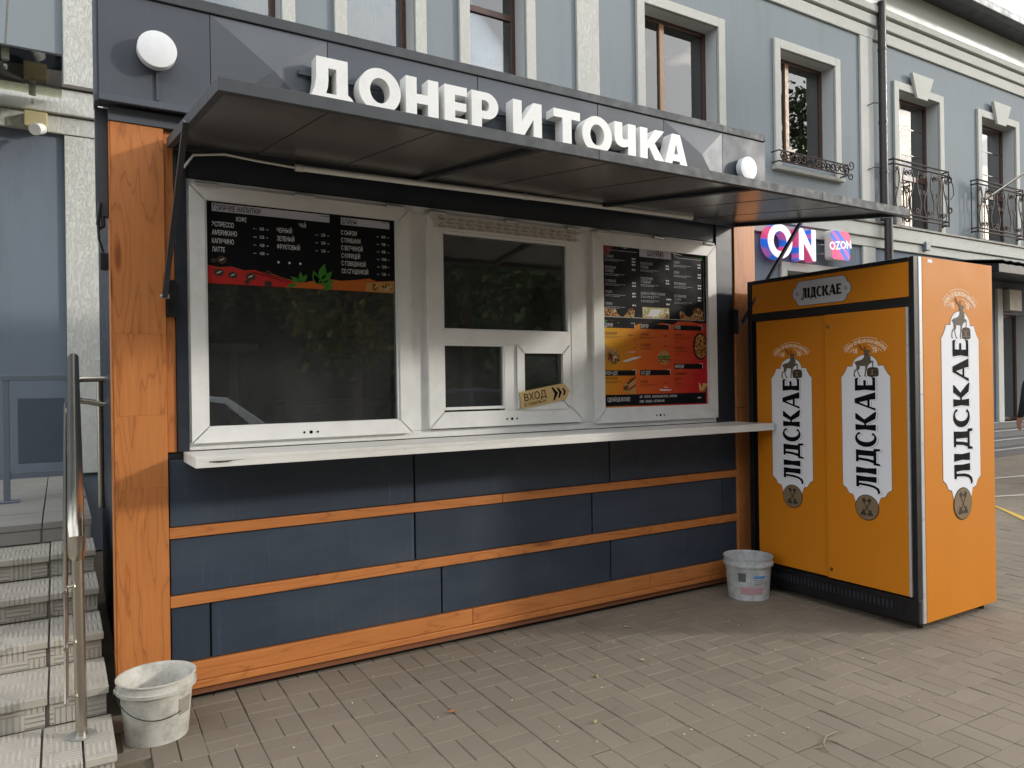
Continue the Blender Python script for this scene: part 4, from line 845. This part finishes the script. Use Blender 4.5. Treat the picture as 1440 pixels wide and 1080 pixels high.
q.poly([ell(3.965,1.755,.075,.098,28)[0:29]], M['menu_black'], 2, 'pilaf_bowl'); q.poly([ell(3.968,1.755,.064,.086,28)], M['rice'], 3, 'pilaf_bowl')
q.poly([[(3.24,1.465),(3.35,1.545),(3.35,1.42),(3.30,1.425),(3.25,1.445)]], M['bread'], 2, 'french_dog'); q.poly([blob(3.262,1.472,.024,.026)], M['filling'], 3, 'french_dog'); q.poly([[(3.27,1.50),(3.35,1.545),(3.35,1.53),(3.28,1.485)], [(3.28,1.455),(3.35,1.49),(3.35,1.475),(3.28,1.443)]], M['menu_brown'], 3, 'french_dog')
M['fries'] = plain('fries_print', '#d6ae62', .4, 0, .3, 60)
for k in range(12): a_ = random.uniform(50, 130); x = random.uniform(3.945, 4.015); q.poly([[(x,1.43),(x+.012,1.43),(x+.012+.05*math.cos(R(a_)),1.43+.06*math.sin(R(a_))),(x+.05*math.cos(R(a_)),1.43+.062*math.sin(R(a_)))]], M['fries'], 2+k % 3, 'fries')
for P in ([(3.23,1.645),(3.33,1.672),(3.41,1.680),(3.36,1.662),(3.27,1.640)], [(3.25,1.705),(3.35,1.712),(3.34,1.706)], [(3.56,1.452),(3.68,1.447),(3.67,1.441),(3.58,1.440)], [(3.60,1.468),(3.66,1.465),(3.62,1.462)]): q.poly([P], M['menu_txt'], 2, 'brush_stroke')
for x, z in ((3.345,1.794),(3.345,1.739),(3.347,1.685),(3.715,1.652),(3.765,1.652),(3.815,1.652)): q.poly([ell(x, z, .005, .005, 10)], M['menu_brown'], 2)
q.poly([rect(3.080,1.345,4.012,1.421)], M['menu_black'], 2, 'footer_bar'); q.text('СДЕЛАЙ ЕЩЕ ВКУСНЕЕ!', 3.103, 1.376, .026, M['menu_txt'], .46)
q.text('-СЫР    -КУКУРУЗА   -МАРИНОВАННЫЙ ОГУРЕЦ   -ХАЛАПЕНЬО', 3.379, 1.394, .0165, M['menu_txt'], .50); q.text('-ГРИБЫ   -ПОМИДОР   -КАРТОФЕЛЬ ФРИ', 3.379, 1.362, .0165, M['menu_txt'], .50); q.lines(3.93, 1.38, .05, M['menu_txt'], 1, .009)
q.done()

# ================================================================== beverage cooler
FX0, FX1, FY0, FY1, FZT = 4.303, 5.182, 2.50, 3.735, 2.222
fr = thing('beverage_cooler', 'tall amber two-door beer cooler with white logo plaques right of the kiosk', 'cooler', (4.74, 3.1, 0))
MB().box(FX0+.03, FX1-.004, FY0+.02, FY1, .06, FZT-.01).build('cabinet', M['black'], fr, .004)
fb = MB().box(FX0, FX0+.045, FY0-.002, FY0+.028, .19, FZT).box(FX0, FX0+.029, FY1-.035, FY1, .19, FZT).box(FX0, FX0+.029, FY0+.029, FY1-.036, 2.198, FZT).box(FX0+.004, FX0+.029, FY0+.029, FY1-.036, 1.928, 1.984)
fb.build('front_frame', M['black'], fr, .002)
box('header_panel', M['orange'], (FX0+.006, FX0+.029, FY0+.030, FY1-.037, 1.986, 2.196), fr, .002)
box('plinth', M['black'], (FX0+.010, FX0+.04, FY0, FY1-.002, .045, .188), fr, .004)
for k in range(34): box('louvre', M['frame_dark'], (FX0+.006, FX0+.0095, FY0+.16+k*.028, FY0+.174+k*.028, .105, .150), fr)
dl = box('sliding_door', M['orange'], (FX0+.016, FX0+.029, 3.080, 3.672, .203, 1.926), fr, .002)
dr = box('sliding_door', M['orange'], (FX0-.004, FX0+.0145, 2.548, 3.096, .203, 1.926), fr, .002)
box('edge_strip', M['edge'], (FX0-.005, FX0+.015, 2.534, 2.547, .203, 1.926), dr, .001)
for z in (1.846, .262): MB().tube([(FX0-.004,3.068,z),(FX0-.012,3.068,z)], .010, 14).build('lock', M['brass'], dr, smooth=True)
box('edge_strip', M['edge'], (FX0+.046, FX0+.078, FY0-.006, FY0+.019, .045, FZT), fr, .002)
sp2 = box('side_panel', M['orange'], (FX0+.0785, FX1, FY0-.008, FY0+.019, .045, FZT+.002), fr, .002)
MB().box(FX0, FX1, FY0+.021, FY1, FZT-.009, FZT).build('top_panel', M['edge'], fr)
for x, y in ((FX0+.10, FY0+.05), (FX1-.08, FY0+.05), (FX1-.08, FY1-.08), (FX0+.10, FY1-.08)): MB().tube([(x,y,0),(x,y,.06)], .018, 10).build('foot', M['black'], fr)
MB().flat(([(0,0,0),(.05,0,0),(.05,.02,0),(0,.02,0)], [(0,1,2,3)]), (4.44, FY0-.0088, 2.192), (1,0,0), (0,0,1), (0,-1,0)).build('sticker', M['white'], sp2)
LG = {
 'Л': ([[(0,-.02),(.08,-.05),(.2,.02),(.28,.14),(.33,.36),(.37,.84),(.27,.87),(.27,1),(.87,1),(.84,.5),(.87,0),(.56,0),(.59,.5),(.57,.86),(.49,.86),(.46,.36),(.40,.1),(.28,-.1),(.1,-.17),(0,-.12)]], .87),
 'І': ([[(0,0),(.34,0),(.29,.5),(.34,1),(0,1),(.05,.5)]], .34),
 'Д': ([[(0,-.2),(.02,.13),(.12,.15),(.2,.42),(.24,.86),(.15,.88),(.15,1),(.80,1),(.77,.5),(.77,.14),(.88,.12),(.88,-.2),(.77,-.17),(.74,0),(.14,0),(.10,-.17)], [(.29,.14),(.49,.14),(.49,.86),(.38,.86),(.35,.46)]], .88),
 'С': ([ell(.44,.5,.44,.53,26,42,318)+[(.66,.22),(.60,.16)]+ell(.52,.5,.26,.41,22,300,60)+[(.62,.84),(.74,.72)]], .80),
 'К': ([[(0,0),(.32,0),(.28,.45),(.36,.47),(.62,.02),(1.0,-.04),(.96,.08),(.58,.55),(.9,.94),(.9,1),(.6,1),(.38,.58),(.28,.56),(.32,1),(0,1),(.05,.5)]], .98),
 'А': ([[(0,0),(.13,0),(.21,.28),(.57,.28),(.60,0),(.97,0),(.63,1.02),(.40,1.02)], [(.26,.40),(.53,.40),(.43,.80)]], .97),
 'Е': ([[(0,0),(.68,0),(.73,.2),(.60,.14),(.30,.14),(.29,.45),(.56,.45),(.56,.58),(.29,.58),(.30,.86),(.58,.86),(.70,.80),(.67,1),(0,1),(.05,.5)]], .72)}
def word(h, xs):
    out = []; x = 0
    for ch_ in 'ЛІДСКАЕ':
        P, w_ = LG[ch_]; out.append([[((x+a_)*h*xs, b_*h) for a_, b_ in poly] for poly in P]); x += w_+(.12 if ch_ in 'ЛІ' else .07)
    return out, (x-.07)*h*xs
def decal(parent, o, ux, uy, out, sx=1, sy=1):
    """the tall plaque: arched white label, upright word, stag with cask, arched motto and seal"""
    T = lambda P: [(p[0]*sx, p[1]*sy) for p in P]
    def put(mat, polys, lift, name):
        b = MB()
        for P in polys: b.flat(shape2d([T(p) for p in P]), o, ux, uy, out, lift)
        b.build(name, mat, parent)
    half = [(-.164,.205),(-.137,.186),(-.121,.158),(-.092,.150),(-.074,.10),(-.04,.07)]
    arch = [(.085*math.cos(R(a_)), .962+.070*math.sin(R(a_))) for a_ in range(0, 181, 12)]
    top = [(.164,.895),(.146,.915),(.128,.945),(.122,.962)]
    plaq = half+[(-x, y) for x, y in half[::-1]]+top+arch+[(-x, y) for x, y in top[::-1]]
    put(M['deer_dark'], [[[(x*1.012, (y-.55)*1.006+.55) for x, y in plaq]]], .0006, 'plaque_edge'); put(M['white'], [[plaq]], .0012, 'plaque')
    W, ln = word(.138, .715/(.138*6.03)*1.0)
    rot = lambda P, dx=0, dy=0: [(.068-p[1]+dx, .172+p[0]+dy) for p in P]
    put(M['ink'], [[rot(p, .011, -.006) for p in g_] for g_ in W], .0018, 'lettering_shadow')
    b = MB()
    for g_ in W: b.flat(shape2d([T(rot(p, .008, -.004)) for p in g_], .0016), o, ux, uy, out, .0024)
    b.build('lettering_gap', M['white'], parent)
    put(M['ink'], [[rot(p) for p in g_] for g_ in W], .0030, 'lettering')
    put(M['ink'], [[ell(0,.0785,.0805,.0805,36)]], .0020, 'seal_edge'); put(M['seal'], [[ell(0,.0785,.0765,.0765,36)]], .0034, 'seal')
    keys = []
    for s in (-1, 1):
        d = lambda u, v: (s*(u*math.cos(R(58))-v*math.sin(R(58))), .0785+u*math.sin(R(58))+v*math.cos(R(58)))
        keys += [[[d(-.03,-.003),d(.06,-.003),d(.06,.003),d(-.03,.003)]], [[d(.035,.003),d(.06,.003),d(.06,.022),d(.05,.016),d(.042,.022),d(.035,.018)]]]
        for a_ in (0, 120, 240): keys.append([[(d(-.042,0)[0]+.011*math.cos(R(a_+90))+.010*math.cos(R(t_)), d(-.042,0)[1]+.011*math.sin(R(a_+90))+.010*math.sin(R(t_))) for t_ in range(0, 360, 30)]])
    b = MB()
    for k, P in enumerate(keys): b.flat(shape2d([T(p) for p in P]), o, ux, uy, out, .0040+.0002*k)
    b.build('crossed_keys', M['deer_dark'], parent)
    C_ = lambda q_: ((q_[0]-505)*.000574, 1.032-(q_[1]-605)*.00034)
    stag = [(375,745),(405,715),(470,690),(495,650),(500,560),(490,520),(515,508),(540,515),(572,527),(565,552),(545,580),(560,610),(576,660),(572,712),(600,718),(607,740),(602,830),(590,835),(590,748),(570,762),(545,792),(530,850),(517,930),(512,985),(532,1003),(505,1005),(496,985),(505,900),(508,812),(442,808),(447,842),(424,890),(442,970),(462,1003),(436,1005),(412,900),(407,872),(387,920),(384,980),(402,1003),(376,1003),(366,980),(376,890),(405,850),(400,790),(388,762)]
    put(M['deer'], [[[C_(q_) for q_ in stag]]], .0018, 'stag')
    ant = [[(492,522),(470,495),(452,465),(444,400),(450,400),(460,460),(478,488),(500,515)], [(468,492),(430,445),(426,420),(432,420),(438,440),(474,484)], [(478,500),(445,505),(445,498),(475,492)], [(508,512),(505,470),(520,440),(526,444),(513,472),(516,510)], [(506,480),(492,455),(498,452),(510,472)]]
    b = MB()
    for k, P in enumerate(ant): b.flat(shape2d([T([C_(q_) for q_ in P])]), o, ux, uy, out, .0020+.0002*k)
    b.build('antler', M['deer_dark'], parent)
    put(M['deer_dark'], [[[C_(q_) for q_ in ((545,842),(590,832),(645,842),(662,870),(664,980),(650,1005),(590,1014),(540,1003),(528,975),(527,875))]]], .0022, 'cask')
    put(M['seal'], [[[C_(q_) for q_ in P]] for P in (((532,880),(660,880),(660,887),(532,887)), ((532,965),(660,965),(660,972),(532,972)), ((580,880),(600,880),(600,965),(580,965)))], .0026, 'cask_hoop')
    RA = .197; zc = 1.143-RA-.012
    vs, fs = text2d('LEGEND OF BELARUSIAN BREWING', .0235, .64, .012, 'c')
    vs = [((RA-.022+p[1])*math.sin(p[0]/RA)*sx, (zc+(RA-.022+p[1])*math.cos(p[0]/RA))*sy, 0) for p in vs]
    MB().flat((vs, fs), o, ux, uy, out, .0012).build('motto', M['cream'], parent)
    b = MB()
    for r0, a0, a1 in ((RA+.010,-46,-31),(RA+.010,-24,24),(RA+.010,31,48),(RA-.036,-44,-30),(RA-.036,6,44),(RA-.046,14,38),(RA-.046,-40,-28)):
        n_ = 10; P = [((r0+.0022)*math.sin(R(a0+(a1-a0)*k/n_)), zc+(r0+.0022)*math.cos(R(a0+(a1-a0)*k/n_))) for k in range(n_+1)]+[(r0*math.sin(R(a1-(a1-a0)*k/n_)), zc+r0*math.cos(R(a1-(a1-a0)*k/n_))) for k in range(n_+1)]
        b.flat(shape2d([T(P)]), o, ux, uy, out, .0012)
    b.build('motto_ray', M['cream'], parent)
    b = MB()
    for t_, x in (('18', -.064), ('76', .066)):
        vs, fs = text2d(t_, .033, .72, .006, 'c'); b.flat(([((p[0]+x)*sx, (p[1]+1.043)*sy, 0) for p in vs], fs), o, ux, uy, out, .0014)
    b.build('year', M['cream'], parent)
decal(dr, (FX0-.0045, 2.812, .620), (0,-1,0), (0,0,1), (-1,0,0)); decal(dl, (FX0+.0155, 3.378, .620), (0,-1,0), (0,0,1), (-1,0,0))
decal(sp2, (4.788, FY0-.0085, .620), (1,0,0), (0,0,1), (0,-1,0), 1.31, 1.253)
hp = bpy.data.objects['header_panel']; ho = (FX0+.0055, 3.127, 2.0875)
half = [(.22,.0),(.213,.03),(.192,.042),(.185,.066),(.165,.082)]
P = half+[(-x, y) for x, y in half[::-1]]+[(-x, -y) for x, y in half[1:]]+[(x, -y) for x, y in half[:0:-1]]
MB().flat(shape2d([[(x*1.02, y*1.04) for x, y in P]]), ho, (0,-1,0), (0,0,1), (-1,0,0), .0006).build('plaque_edge', M['deer_dark'], hp); MB().flat(shape2d([P]), ho, (0,-1,0), (0,0,1), (-1,0,0), .0012).build('plaque', M['menu_grey'], hp)
W, ln = word(.066, .30/(.066*6.03))
for nm, m_, dx, dy, lf in (('lettering_shadow', M['seal'], .004, -.004, .0018), ('lettering', M['ink'], 0, 0, .0024)):
    b = MB()
    for g_ in W: b.flat(shape2d([[(p[0]-ln/2+dx, p[1]-.032+dy) for p in P_] for P_ in g_]), ho, (0,-1,0), (0,0,1), (-1,0,0), lf)
    b.build(nm, m_, hp)
b = MB()
for t_, x in (('18', -.183), ('76', .183)): b.flat(text2d(t_, .024, .75, .006, 'c'), (ho[0], ho[1]-x, ho[2]-.012), (0,-1,0), (0,0,1), (-1,0,0), .0018)
b.build('year', M['ink'], hp)

# ================================================================== buckets
def bucket(c, r1, r0, h, label, mat, name='plastic_bucket', tilt=0):
    t = thing(name, label, 'bucket', c, 'white plastic buckets on the paving')
    pr_ = [(r0*.96, .004), (r0, .0), (r0, .012), (r0+(r1-r0)*.75, h*.78), (r0+(r1-r0)*.8, h*.80), (r1+.010, h*.805), (r1+.012, h*.86), (r1+.004, h*.865), (r1+.004, h*.975), (r1+.010, h*.98), (r1+.010, h), (r1+.001, h), (r1-.006, h*.96), (r0-.004, .014)]
    o = MB().lathe(pr_, c, 48); n = len(o.v); o.add([(c[0],c[1],c[2]+.0145)], []); base = n-48
    for k in range(48): o.f.append((base+k, base+(k+1) % 48, n)); o.m.append(0)
    o.build('pail', mat, t, smooth=True, ang=40); return t
b1 = bucket((.345, 3.575, .002), .150, .126, .262, 'dirty white bucket with wire handle at the foot of the left pine post', M['pail'])
MB().tube([(.345+.158*math.cos(R(a_)), 3.575+.158*math.sin(R(a_)), .222-.10*max(0, math.sin(R((a_-180)*1.0)))) for a_ in range(180, 301, 8)], .0025, 6).build('bail', M['wire'], b1)
MB().tube([(.345-.166,3.575,.222),(.345-.150,3.575,.222)], .011, 10).build('bail_lug', M['pail'], b1)
def arcpatch(c, r0, r1, h, a0, a1, z0, z1, n=10, e=.0012):
    b = MB(); rr = lambda z: r0+(r1-r0)*.75*(z/(h*.78))+e
    for k in range(n):
        A, B_ = R(a0+(a1-a0)*k/n), R(a0+(a1-a0)*(k+1)/n)
        b.quad(*[(c[0]+rr(z)*math.cos(a_), c[1]+rr(z)*math.sin(a_), c[2]+z) for a_, z in ((A,z0),(B_,z0),(B_,z1),(A,z1))])
    return b
arcpatch((.345,3.575,.002), .126, .150, .262, -58, -28, .105, .175).build('paper_label', plain('stained_label', '#8d877b', .8, 0, .3, 60), b1)
c2 = (4.085, 3.575, .002)
b2 = bucket(c2, .158, .136, .285, 'plaster-smeared white bucket with printed label between kiosk and cooler', M['pail_b'])
MB().tube([(c2[0]+.168*math.cos(R(a_)), c2[1]+.168*math.sin(R(a_)), .25+.012*math.sin(R(a_*2))) for a_ in range(-20, 160, 12)], .0025, 6).build('bail', M['wire'], b2)
for nm, m_, a0, a1, z0, z1 in (('label_patch', plain('pink_label', '#b08a90', .6, 0, .25, 50), -160, -98, .045, .095), ('label_patch', plain('blue_label', '#3f8cc0', .5, 0, .15, 40), -125, -92, .155, .172), ('label_emblem', plain('grey_label', '#55595c', .6, 0, .4, 60), -165, -145, .13, .19)):
    arcpatch(c2, .136, .158, .285, a0, a1, z0, z1).build(nm, m_, b2)
for k in range(4): arcpatch(c2, .136, .158, .285, -122, -96-6*(k % 2), .142-.012*k, .1445-.012*k).build('label_line', M['ink'], b2)

# ================================================================== litter on the paving
def litter(x, y, s, a, col, label):
    o = MB(); P = [(math.cos(R(t_))*s*(1 if t_ % 120 else .6), math.sin(R(t_))*s*.6, .004+.006*random.random()) for t_ in range(0, 360, 40)]
    c_, s_ = math.cos(a), math.sin(a); vs = [(x+c_*p[0]-s_*p[1], y+s_*p[0]+c_*p[1], p[2]+.002) for p in P]; vs.append((x, y, .012))
    o.add(vs, [(k, (k+1) % 9, 9) for k in range(9)]); ob = o.build('fallen_leaf', plain('leaf_'+col[1:], col, .7), org=(x, y, 0)); tag(ob, label, 'leaf', 'fallen leaves'); return ob
litter(1.515, 3.06, .020, .4, '#a8643a', 'small orange brown fallen leaf in the middle of the paving')
litter(2.32, 3.02, .020, 1.2, '#8f8455', 'curled tan leaf lying left of the centre paving near the kiosk'); litter(2.95, 3.53, .022, 2.0, '#a39a70', 'pale curled leaf on the paving near the plaster-smeared bucket')
litter(2.66, 3.06, .016, .3, '#b3ab8c', 'small pale leaf scrap between the two curled leaves'); litter(2.0, 2.62, .016, .9, '#9c9168', 'small dull leaf nearest the bottom edge of the picture')
tw = MB().tube([(2.62,1.90,.006),(2.66,1.95,.008),(2.72,1.98,.010),(2.80,1.985,.008)], .003, 5).tube([(2.70,1.97,.009),(2.72,1.92,.006)], .0025, 5).tube([(2.64,1.93,.007),(2.60,1.95,.005)], .002, 5)
tag(tw.build('twig', plain('dry_twig', '#8b7b62', .8), org=(2.7, 1.95, 0)), 'thin dry twig on the paving at the lower right', 'twig')

# ================================================================== behind the camera (seen in the glass): parked cars and trees
def car(x, y, L_, mat, label):
    t = thing('parked_car', label, 'car', (x, y, 0), 'cars parked across the street'); hw = .86
    lower = [(0,.28),(.02,.55),(.06,.68),(.22,.80),(.34,.83),(.66,.85),(.88,.80),(.97,.68),(1.0,.50),(1.0,.28)]
    cab = [(.24,.82),(.36,1.30),(.44,1.42),(.60,1.45),(.74,1.38),(.90,.83)]
    b = MB(); n = len(lower)
    for P, wb, wt in ((lower, hw, hw*.97),):
        vs = [(x+p[0]*L_, y-(wb if p[1] < .7 else wt), p[1]) for p in P]+[(x+p[0]*L_, y+(wb if p[1] < .7 else wt), p[1]) for p in P]
        b.add(vs, [tuple(range(n))[::-1], tuple(range(n, 2*n))]+[(i, (i+1) % n, n+(i+1) % n, n+i) for i in range(n)])
    n = len(cab); vs = []
    for s in (-1, 1): vs += [(x+p[0]*L_, y+s*(hw*.95-(p[1]-.82)*.28), p[1]) for p in cab]
    b.add(vs, [tuple(range(n))[::-1], tuple(range(n, 2*n))]+[(i, (i+1) % n, n+(i+1) % n, n+i) for i in range(n)])
    b.build('body', mat, t, .025, True, ang=50)
    for s in (-1, 1):
        for q_ in ([(.30,.88),(.385,1.28),(.45,1.36),(.535,1.38),(.535,.88)], [(.56,.88),(.56,1.38),(.63,1.375),(.73,1.30),(.83,.88)]):
            P = [(x+p[0]*L_, y+s*(hw*.95-(p[1]-.82)*.28+.006), p[1]) for p in q_]
            MB().add(P+[(p[0], p[1]-s*.01, p[2]) for p in P], [tuple(range(5)), tuple(range(9, 4, -1))]).build('side_window', M['carglass'], t)
        for f_ in (.19, .80):
            c_ = (x+f_*L_, y+s*(hw-.10), .31); w_ = MB().tube([(c_[0],c_[1]-.11*1,c_[2]),(c_[0],c_[1]+.11,c_[2])], .31, 28).build('wheel', M['tyre'], t, .02, True)
            MB().tube([(c_[0],c_[1]+s*.112,c_[2]),(c_[0],c_[1]+s*.118,c_[2])], .20, 20).build('rim', M['zinc'], w_)
        box('headlight', M['lamp'], (x+.955*L_, x+.985*L_, y+s*.62-.14, y+s*.62+.14, .60, .70), t, .01); box('tail_light', M['menu_red'], (x+.01*L_, x+.03*L_, y+s*.65-.12, y+s*.65+.12, .60, .72), t, .01)
        box('mirror', mat, (x+.70*L_, x+.735*L_, y+s*(hw+.02), y+s*(hw+.16), .90, 1.02), t, .02)
    for a_, b_ in ((.37, .255), (.755, .87)):
        q_ = [(a_+.0,1.30 if a_ < .5 else 1.34), (b_, .88)]
        MB().quad(*[(x+u*L_+(-.012 if a_ < .5 else .012), y+s*.62, z+.012) for (u, z), s in ((q_[0],-1),(q_[0],1),(q_[1],1.1),(q_[1],-1.1))]).build('windscreen', M['carglass'], t)
car(-1.4, -3.4, 4.5, M['car1'], 'silver saloon parked across from the kiosk, mirrored in the left window'); car(3.9, -4.6, 4.3, M['car2'], 'dark saloon parked farther along the street behind the viewer'); car(-7.0, -3.6, 4.4, M['car2'], 'dark saloon parked behind the silver one')
def tree(x, y, h, r, label, lm, cone):
    t = thing('tree', label, 'tree', (x, y, 0), 'trees across the street')
    tr = MB().tube([(x,y,-.1),(x+.1,y,h*.3),(x-.05,y+.1,h*.6),(x,y,h*.93)], .22, 9, r1=.04)
    for k in range(10):
        z = h*(.3+.06*k); a_ = k*2.4; l_ = r*.8*(1-.06*k); tr.tube([(x,y,z),(x+l_*.5*math.cos(a_),y+l_*.5*math.sin(a_),z+.25),(x+l_*math.cos(a_),y+l_*math.sin(a_),z+.5)], .06, 5, r1=.015)
    tr.build('trunk', M['bark'], t, smooth=True); cr_ = MB(); rnd = random.Random(int(x*13+y*7))
    cl_ = []
    for k in range(75):
        f_ = rnd.random(); z = h*(.22+.76*f_); rr = (r*(1-f_*.85) if cone else r*math.sqrt(max(.05, 1-(2*f_-1)**2)))*math.sqrt(rnd.random()); a_ = rnd.uniform(0, 6.283); cl_.append((x+rr*math.cos(a_), y+rr*math.sin(a_), z, rnd.uniform(.45, .95)*r*.36))
    for cx, cy, cz, cs in cl_:
        for k in range(60):
            d = Vector((rnd.gauss(0,1), rnd.gauss(0,1), rnd.gauss(0,.7)))*cs*.6; p = Vector((cx,cy,cz))+d; u = Vector((rnd.gauss(0,1),rnd.gauss(0,1),rnd.gauss(0,1))).normalized(); v = u.orthogonal().normalized(); s_ = rnd.uniform(.07, .15)
            cr_.quad(p-u*s_-v*s_*.5, p+u*s_-v*s_*.5, p+u*s_+v*s_*.5, p-u*s_+v*s_*.5)
    cme = cr_.build('crown', lm, t)
for x, y, h, r, lb, c_ in ((-11,-13,11,3.2,'dark pine at the left end of the row across the street',1), (-6,-15,13,3.4,'tall dark pine second in the row across the street',1), (-1.5,-13,10,3.2,'broad leafy tree third in the row across the street',0), (3,-15,13,3.4,'tall dark pine in the middle of the row across the street',1), (7.5,-13.5,11,3.4,'broad leafy tree fifth in the row across the street',0), (12,-15,12,3.2,'dark pine sixth in the row across the street',1), (27,-4.0,14,3.2,'tall dark pine down the street to the right, mirrored in the upper window',1)):
    tree(x, y, h, r, lb, M['leaf'] if c_ else M['leaf2'], c_)

rnd = random.Random(3); wd = MB()
for k in range(1700):
    cx, cy = rnd.uniform(-48, 24), rnd.uniform(-27, -18); top = 9.5+2.0*math.sin(cx*.5)+1.5*math.sin(cx*1.3+2); cz = top*rnd.random()**.8; cs = rnd.uniform(.8, 1.6)
    for q_ in range(34):
        p = Vector((cx+rnd.gauss(0, cs*.6), cy+rnd.gauss(0, cs*.5), max(.1, cz+rnd.gauss(0, cs*.5)))); u = Vector((rnd.gauss(0,1),rnd.gauss(0,1),rnd.gauss(0,1))).normalized(); v = u.orthogonal().normalized(); s_ = rnd.uniform(.18, .40)*(1.8 if cy < -22 else 1)
        wd.quad(p-u*s_-v*s_*.6, p+u*s_-v*s_*.6, p+u*s_+v*s_*.6, p-u*s_+v*s_*.6)
tag(wd.build('far_wood', M['leaf']), 'dark belt of trees across the street, seen only as a reflection', 'wood', kind='stuff')

# ================================================================== person at the right edge
pe = thing('person', 'person in a dark jacket and dark trousers at the right edge', 'person', (11.68, 5.0, 0))
def skin_body(parent, base, facing):
    J = {'pel':(0,0,.98,.155,.125),'wai':(0,0,1.12,.15,.115),'che':(0,.01,1.33,.185,.13),'nec':(0,.02,1.52,.07,.07),'nk2':(0,.0,1.58,.06,.065),'hea':(0,-.01,1.68,.085,.10),'top':(0,0,1.775,.065,.075)}
    E_ = [('pel','wai'),('wai','che'),('che','nec'),('nec','nk2'),('nk2','hea'),('hea','top')]
    for s, n in ((-1,'l'),(1,'r')):
        J.update({n+'sh':(s*.20,.02,1.45,.075,.07), n+'el':(s*.27,.05,1.17,.058,.055), n+'wr':(s*.26,-.06,.93,.04,.035), n+'pa':(s*.255,-.09,.86,.042,.024), n+'hip':(s*.10,0,.90,.105,.11), n+'kn':(s*.11,-.02,.50,.068,.072), n+'an':(s*.115,.03,.10,.045,.05), n+'to':(s*.13,-.14,.045,.045,.035)})
        E_ += [('che',n+'sh'),(n+'sh',n+'el'),(n+'el',n+'wr'),(n+'wr',n+'pa'),('pel',n+'hip'),(n+'hip',n+'kn'),(n+'kn',n+'an'),(n+'an',n+'to')]
        for k in range(5):
            o = (k-2)*.016; l_ = (.05,.075,.082,.076,.06)[k]; a_ = (s*.255+(s*-.03 if k == 0 else 0), -.105+o, .83 if k else .86); b_ = (a_[0]-s*.012, a_[1]-.006 if k else a_[1]-.03, a_[2]-l_*.55); c_ = (b_[0]-s*.016, b_[1], b_[2]-l_*.45)
            for q_, p_ in enumerate((a_, b_, c_)): J[f'{n}f{k}{q_}'] = (*p_, .010, .009)
            E_ += [(n+'pa', f'{n}f{k}0'), (f'{n}f{k}0', f'{n}f{k}1'), (f'{n}f{k}1', f'{n}f{k}2')]
    ks = list(J); me = bpy.data.meshes.new('body'); c_, s_ = math.cos(facing), math.sin(facing)
    me.from_pydata([(J[k][0]*c_-J[k][1]*s_, J[k][0]*s_+J[k][1]*c_, J[k][2]) for k in ks], [(ks.index(a_), ks.index(b_)) for a_, b_ in E_], [])
    ob = bpy.data.objects.new('body', me); COL.objects.link(ob)
    md = ob.modifiers.new('s', 'SKIN'); md.use_smooth_shade = True; sv = me.skin_vertices[0].data
    for i, k in enumerate(ks): sv[i].radius = J[k][3:5]; sv[i].use_root = (k == 'pel')
    sb = ob.modifiers.new('ss', 'SUBSURF'); sb.levels = 2; sb.render_levels = 2
    dg = bpy.context.evaluated_depsgraph_get(); m2 = bpy.data.meshes.new_from_object(ob.evaluated_get(dg)); bpy.data.objects.remove(ob)
    mats = [plain('navy_jacket', '#15181f', .75, 0, .15, 20), plain('dark_trousers', '#1b1b1e', .8, 0, .15, 20), plain('skin', '#b98a70', .55, 0, .06, 20), plain('black_shoe', '#0e0e0f', .5)]
    m2.materials.clear()
    for m_ in mats: m2.materials.append(m_)
    for p in m2.polygons:
        z = p.center.z; r_ = p.center.xy.length
        p.material_index = 2 if z > 1.55 or (r_ > .2 and z < .93) else (0 if z > .84 else (1 if z > .11 else 3)); p.use_smooth = True
    m2.name = 'body'; o2 = bpy.data.objects.new('body', m2); COL.objects.link(o2); o2.parent = parent; return o2
skin_body(pe, None, R(150))
hb = MB().lathe([(.001,.125),(.05,.115),(.085,.075),(.10,.02),(.098,-.03),(.088,-.06)], (11.68, 5.0+.01, 1.69), 20, 1, 1.15); hb.build('hair', plain('dark_hair', '#1d1714', .7, 0, .3, 60), pe, smooth=True)
fh = Vector((math.sin(R(150)), -math.cos(R(150)), 0))
sd_ = Vector((fh.y, -fh.x, 0)); hc = Vector((11.68, 5.0, 1.68)); skm = bpy.data.materials['skin']
MB().tube([hc+fh*.085+Vector((0,0,.02)), hc+fh*.115-Vector((0,0,.02))], .012, 8).build('nose', skm, pe)
for s in (-1, 1):
    MB().tube([hc+sd_*s*.088+Vector((0,0,.025)), hc+sd_*s*.092-Vector((0,0,.03))], .014, 8).build('ear', skm, pe); MB().tube([hc+fh*.088+sd_*s*.032+Vector((0,0,.022)), hc+fh*.096+sd_*s*.032+Vector((0,0,.022))], .010, 8).build('eye', M['ink'], pe)
MB().tube([hc+fh*.092-sd_*.02-Vector((0,0,.05)), hc+fh*.092+sd_*.02-Vector((0,0,.05))], .006, 6).build('mouth', plain('lips', '#8a5146', .5), pe)
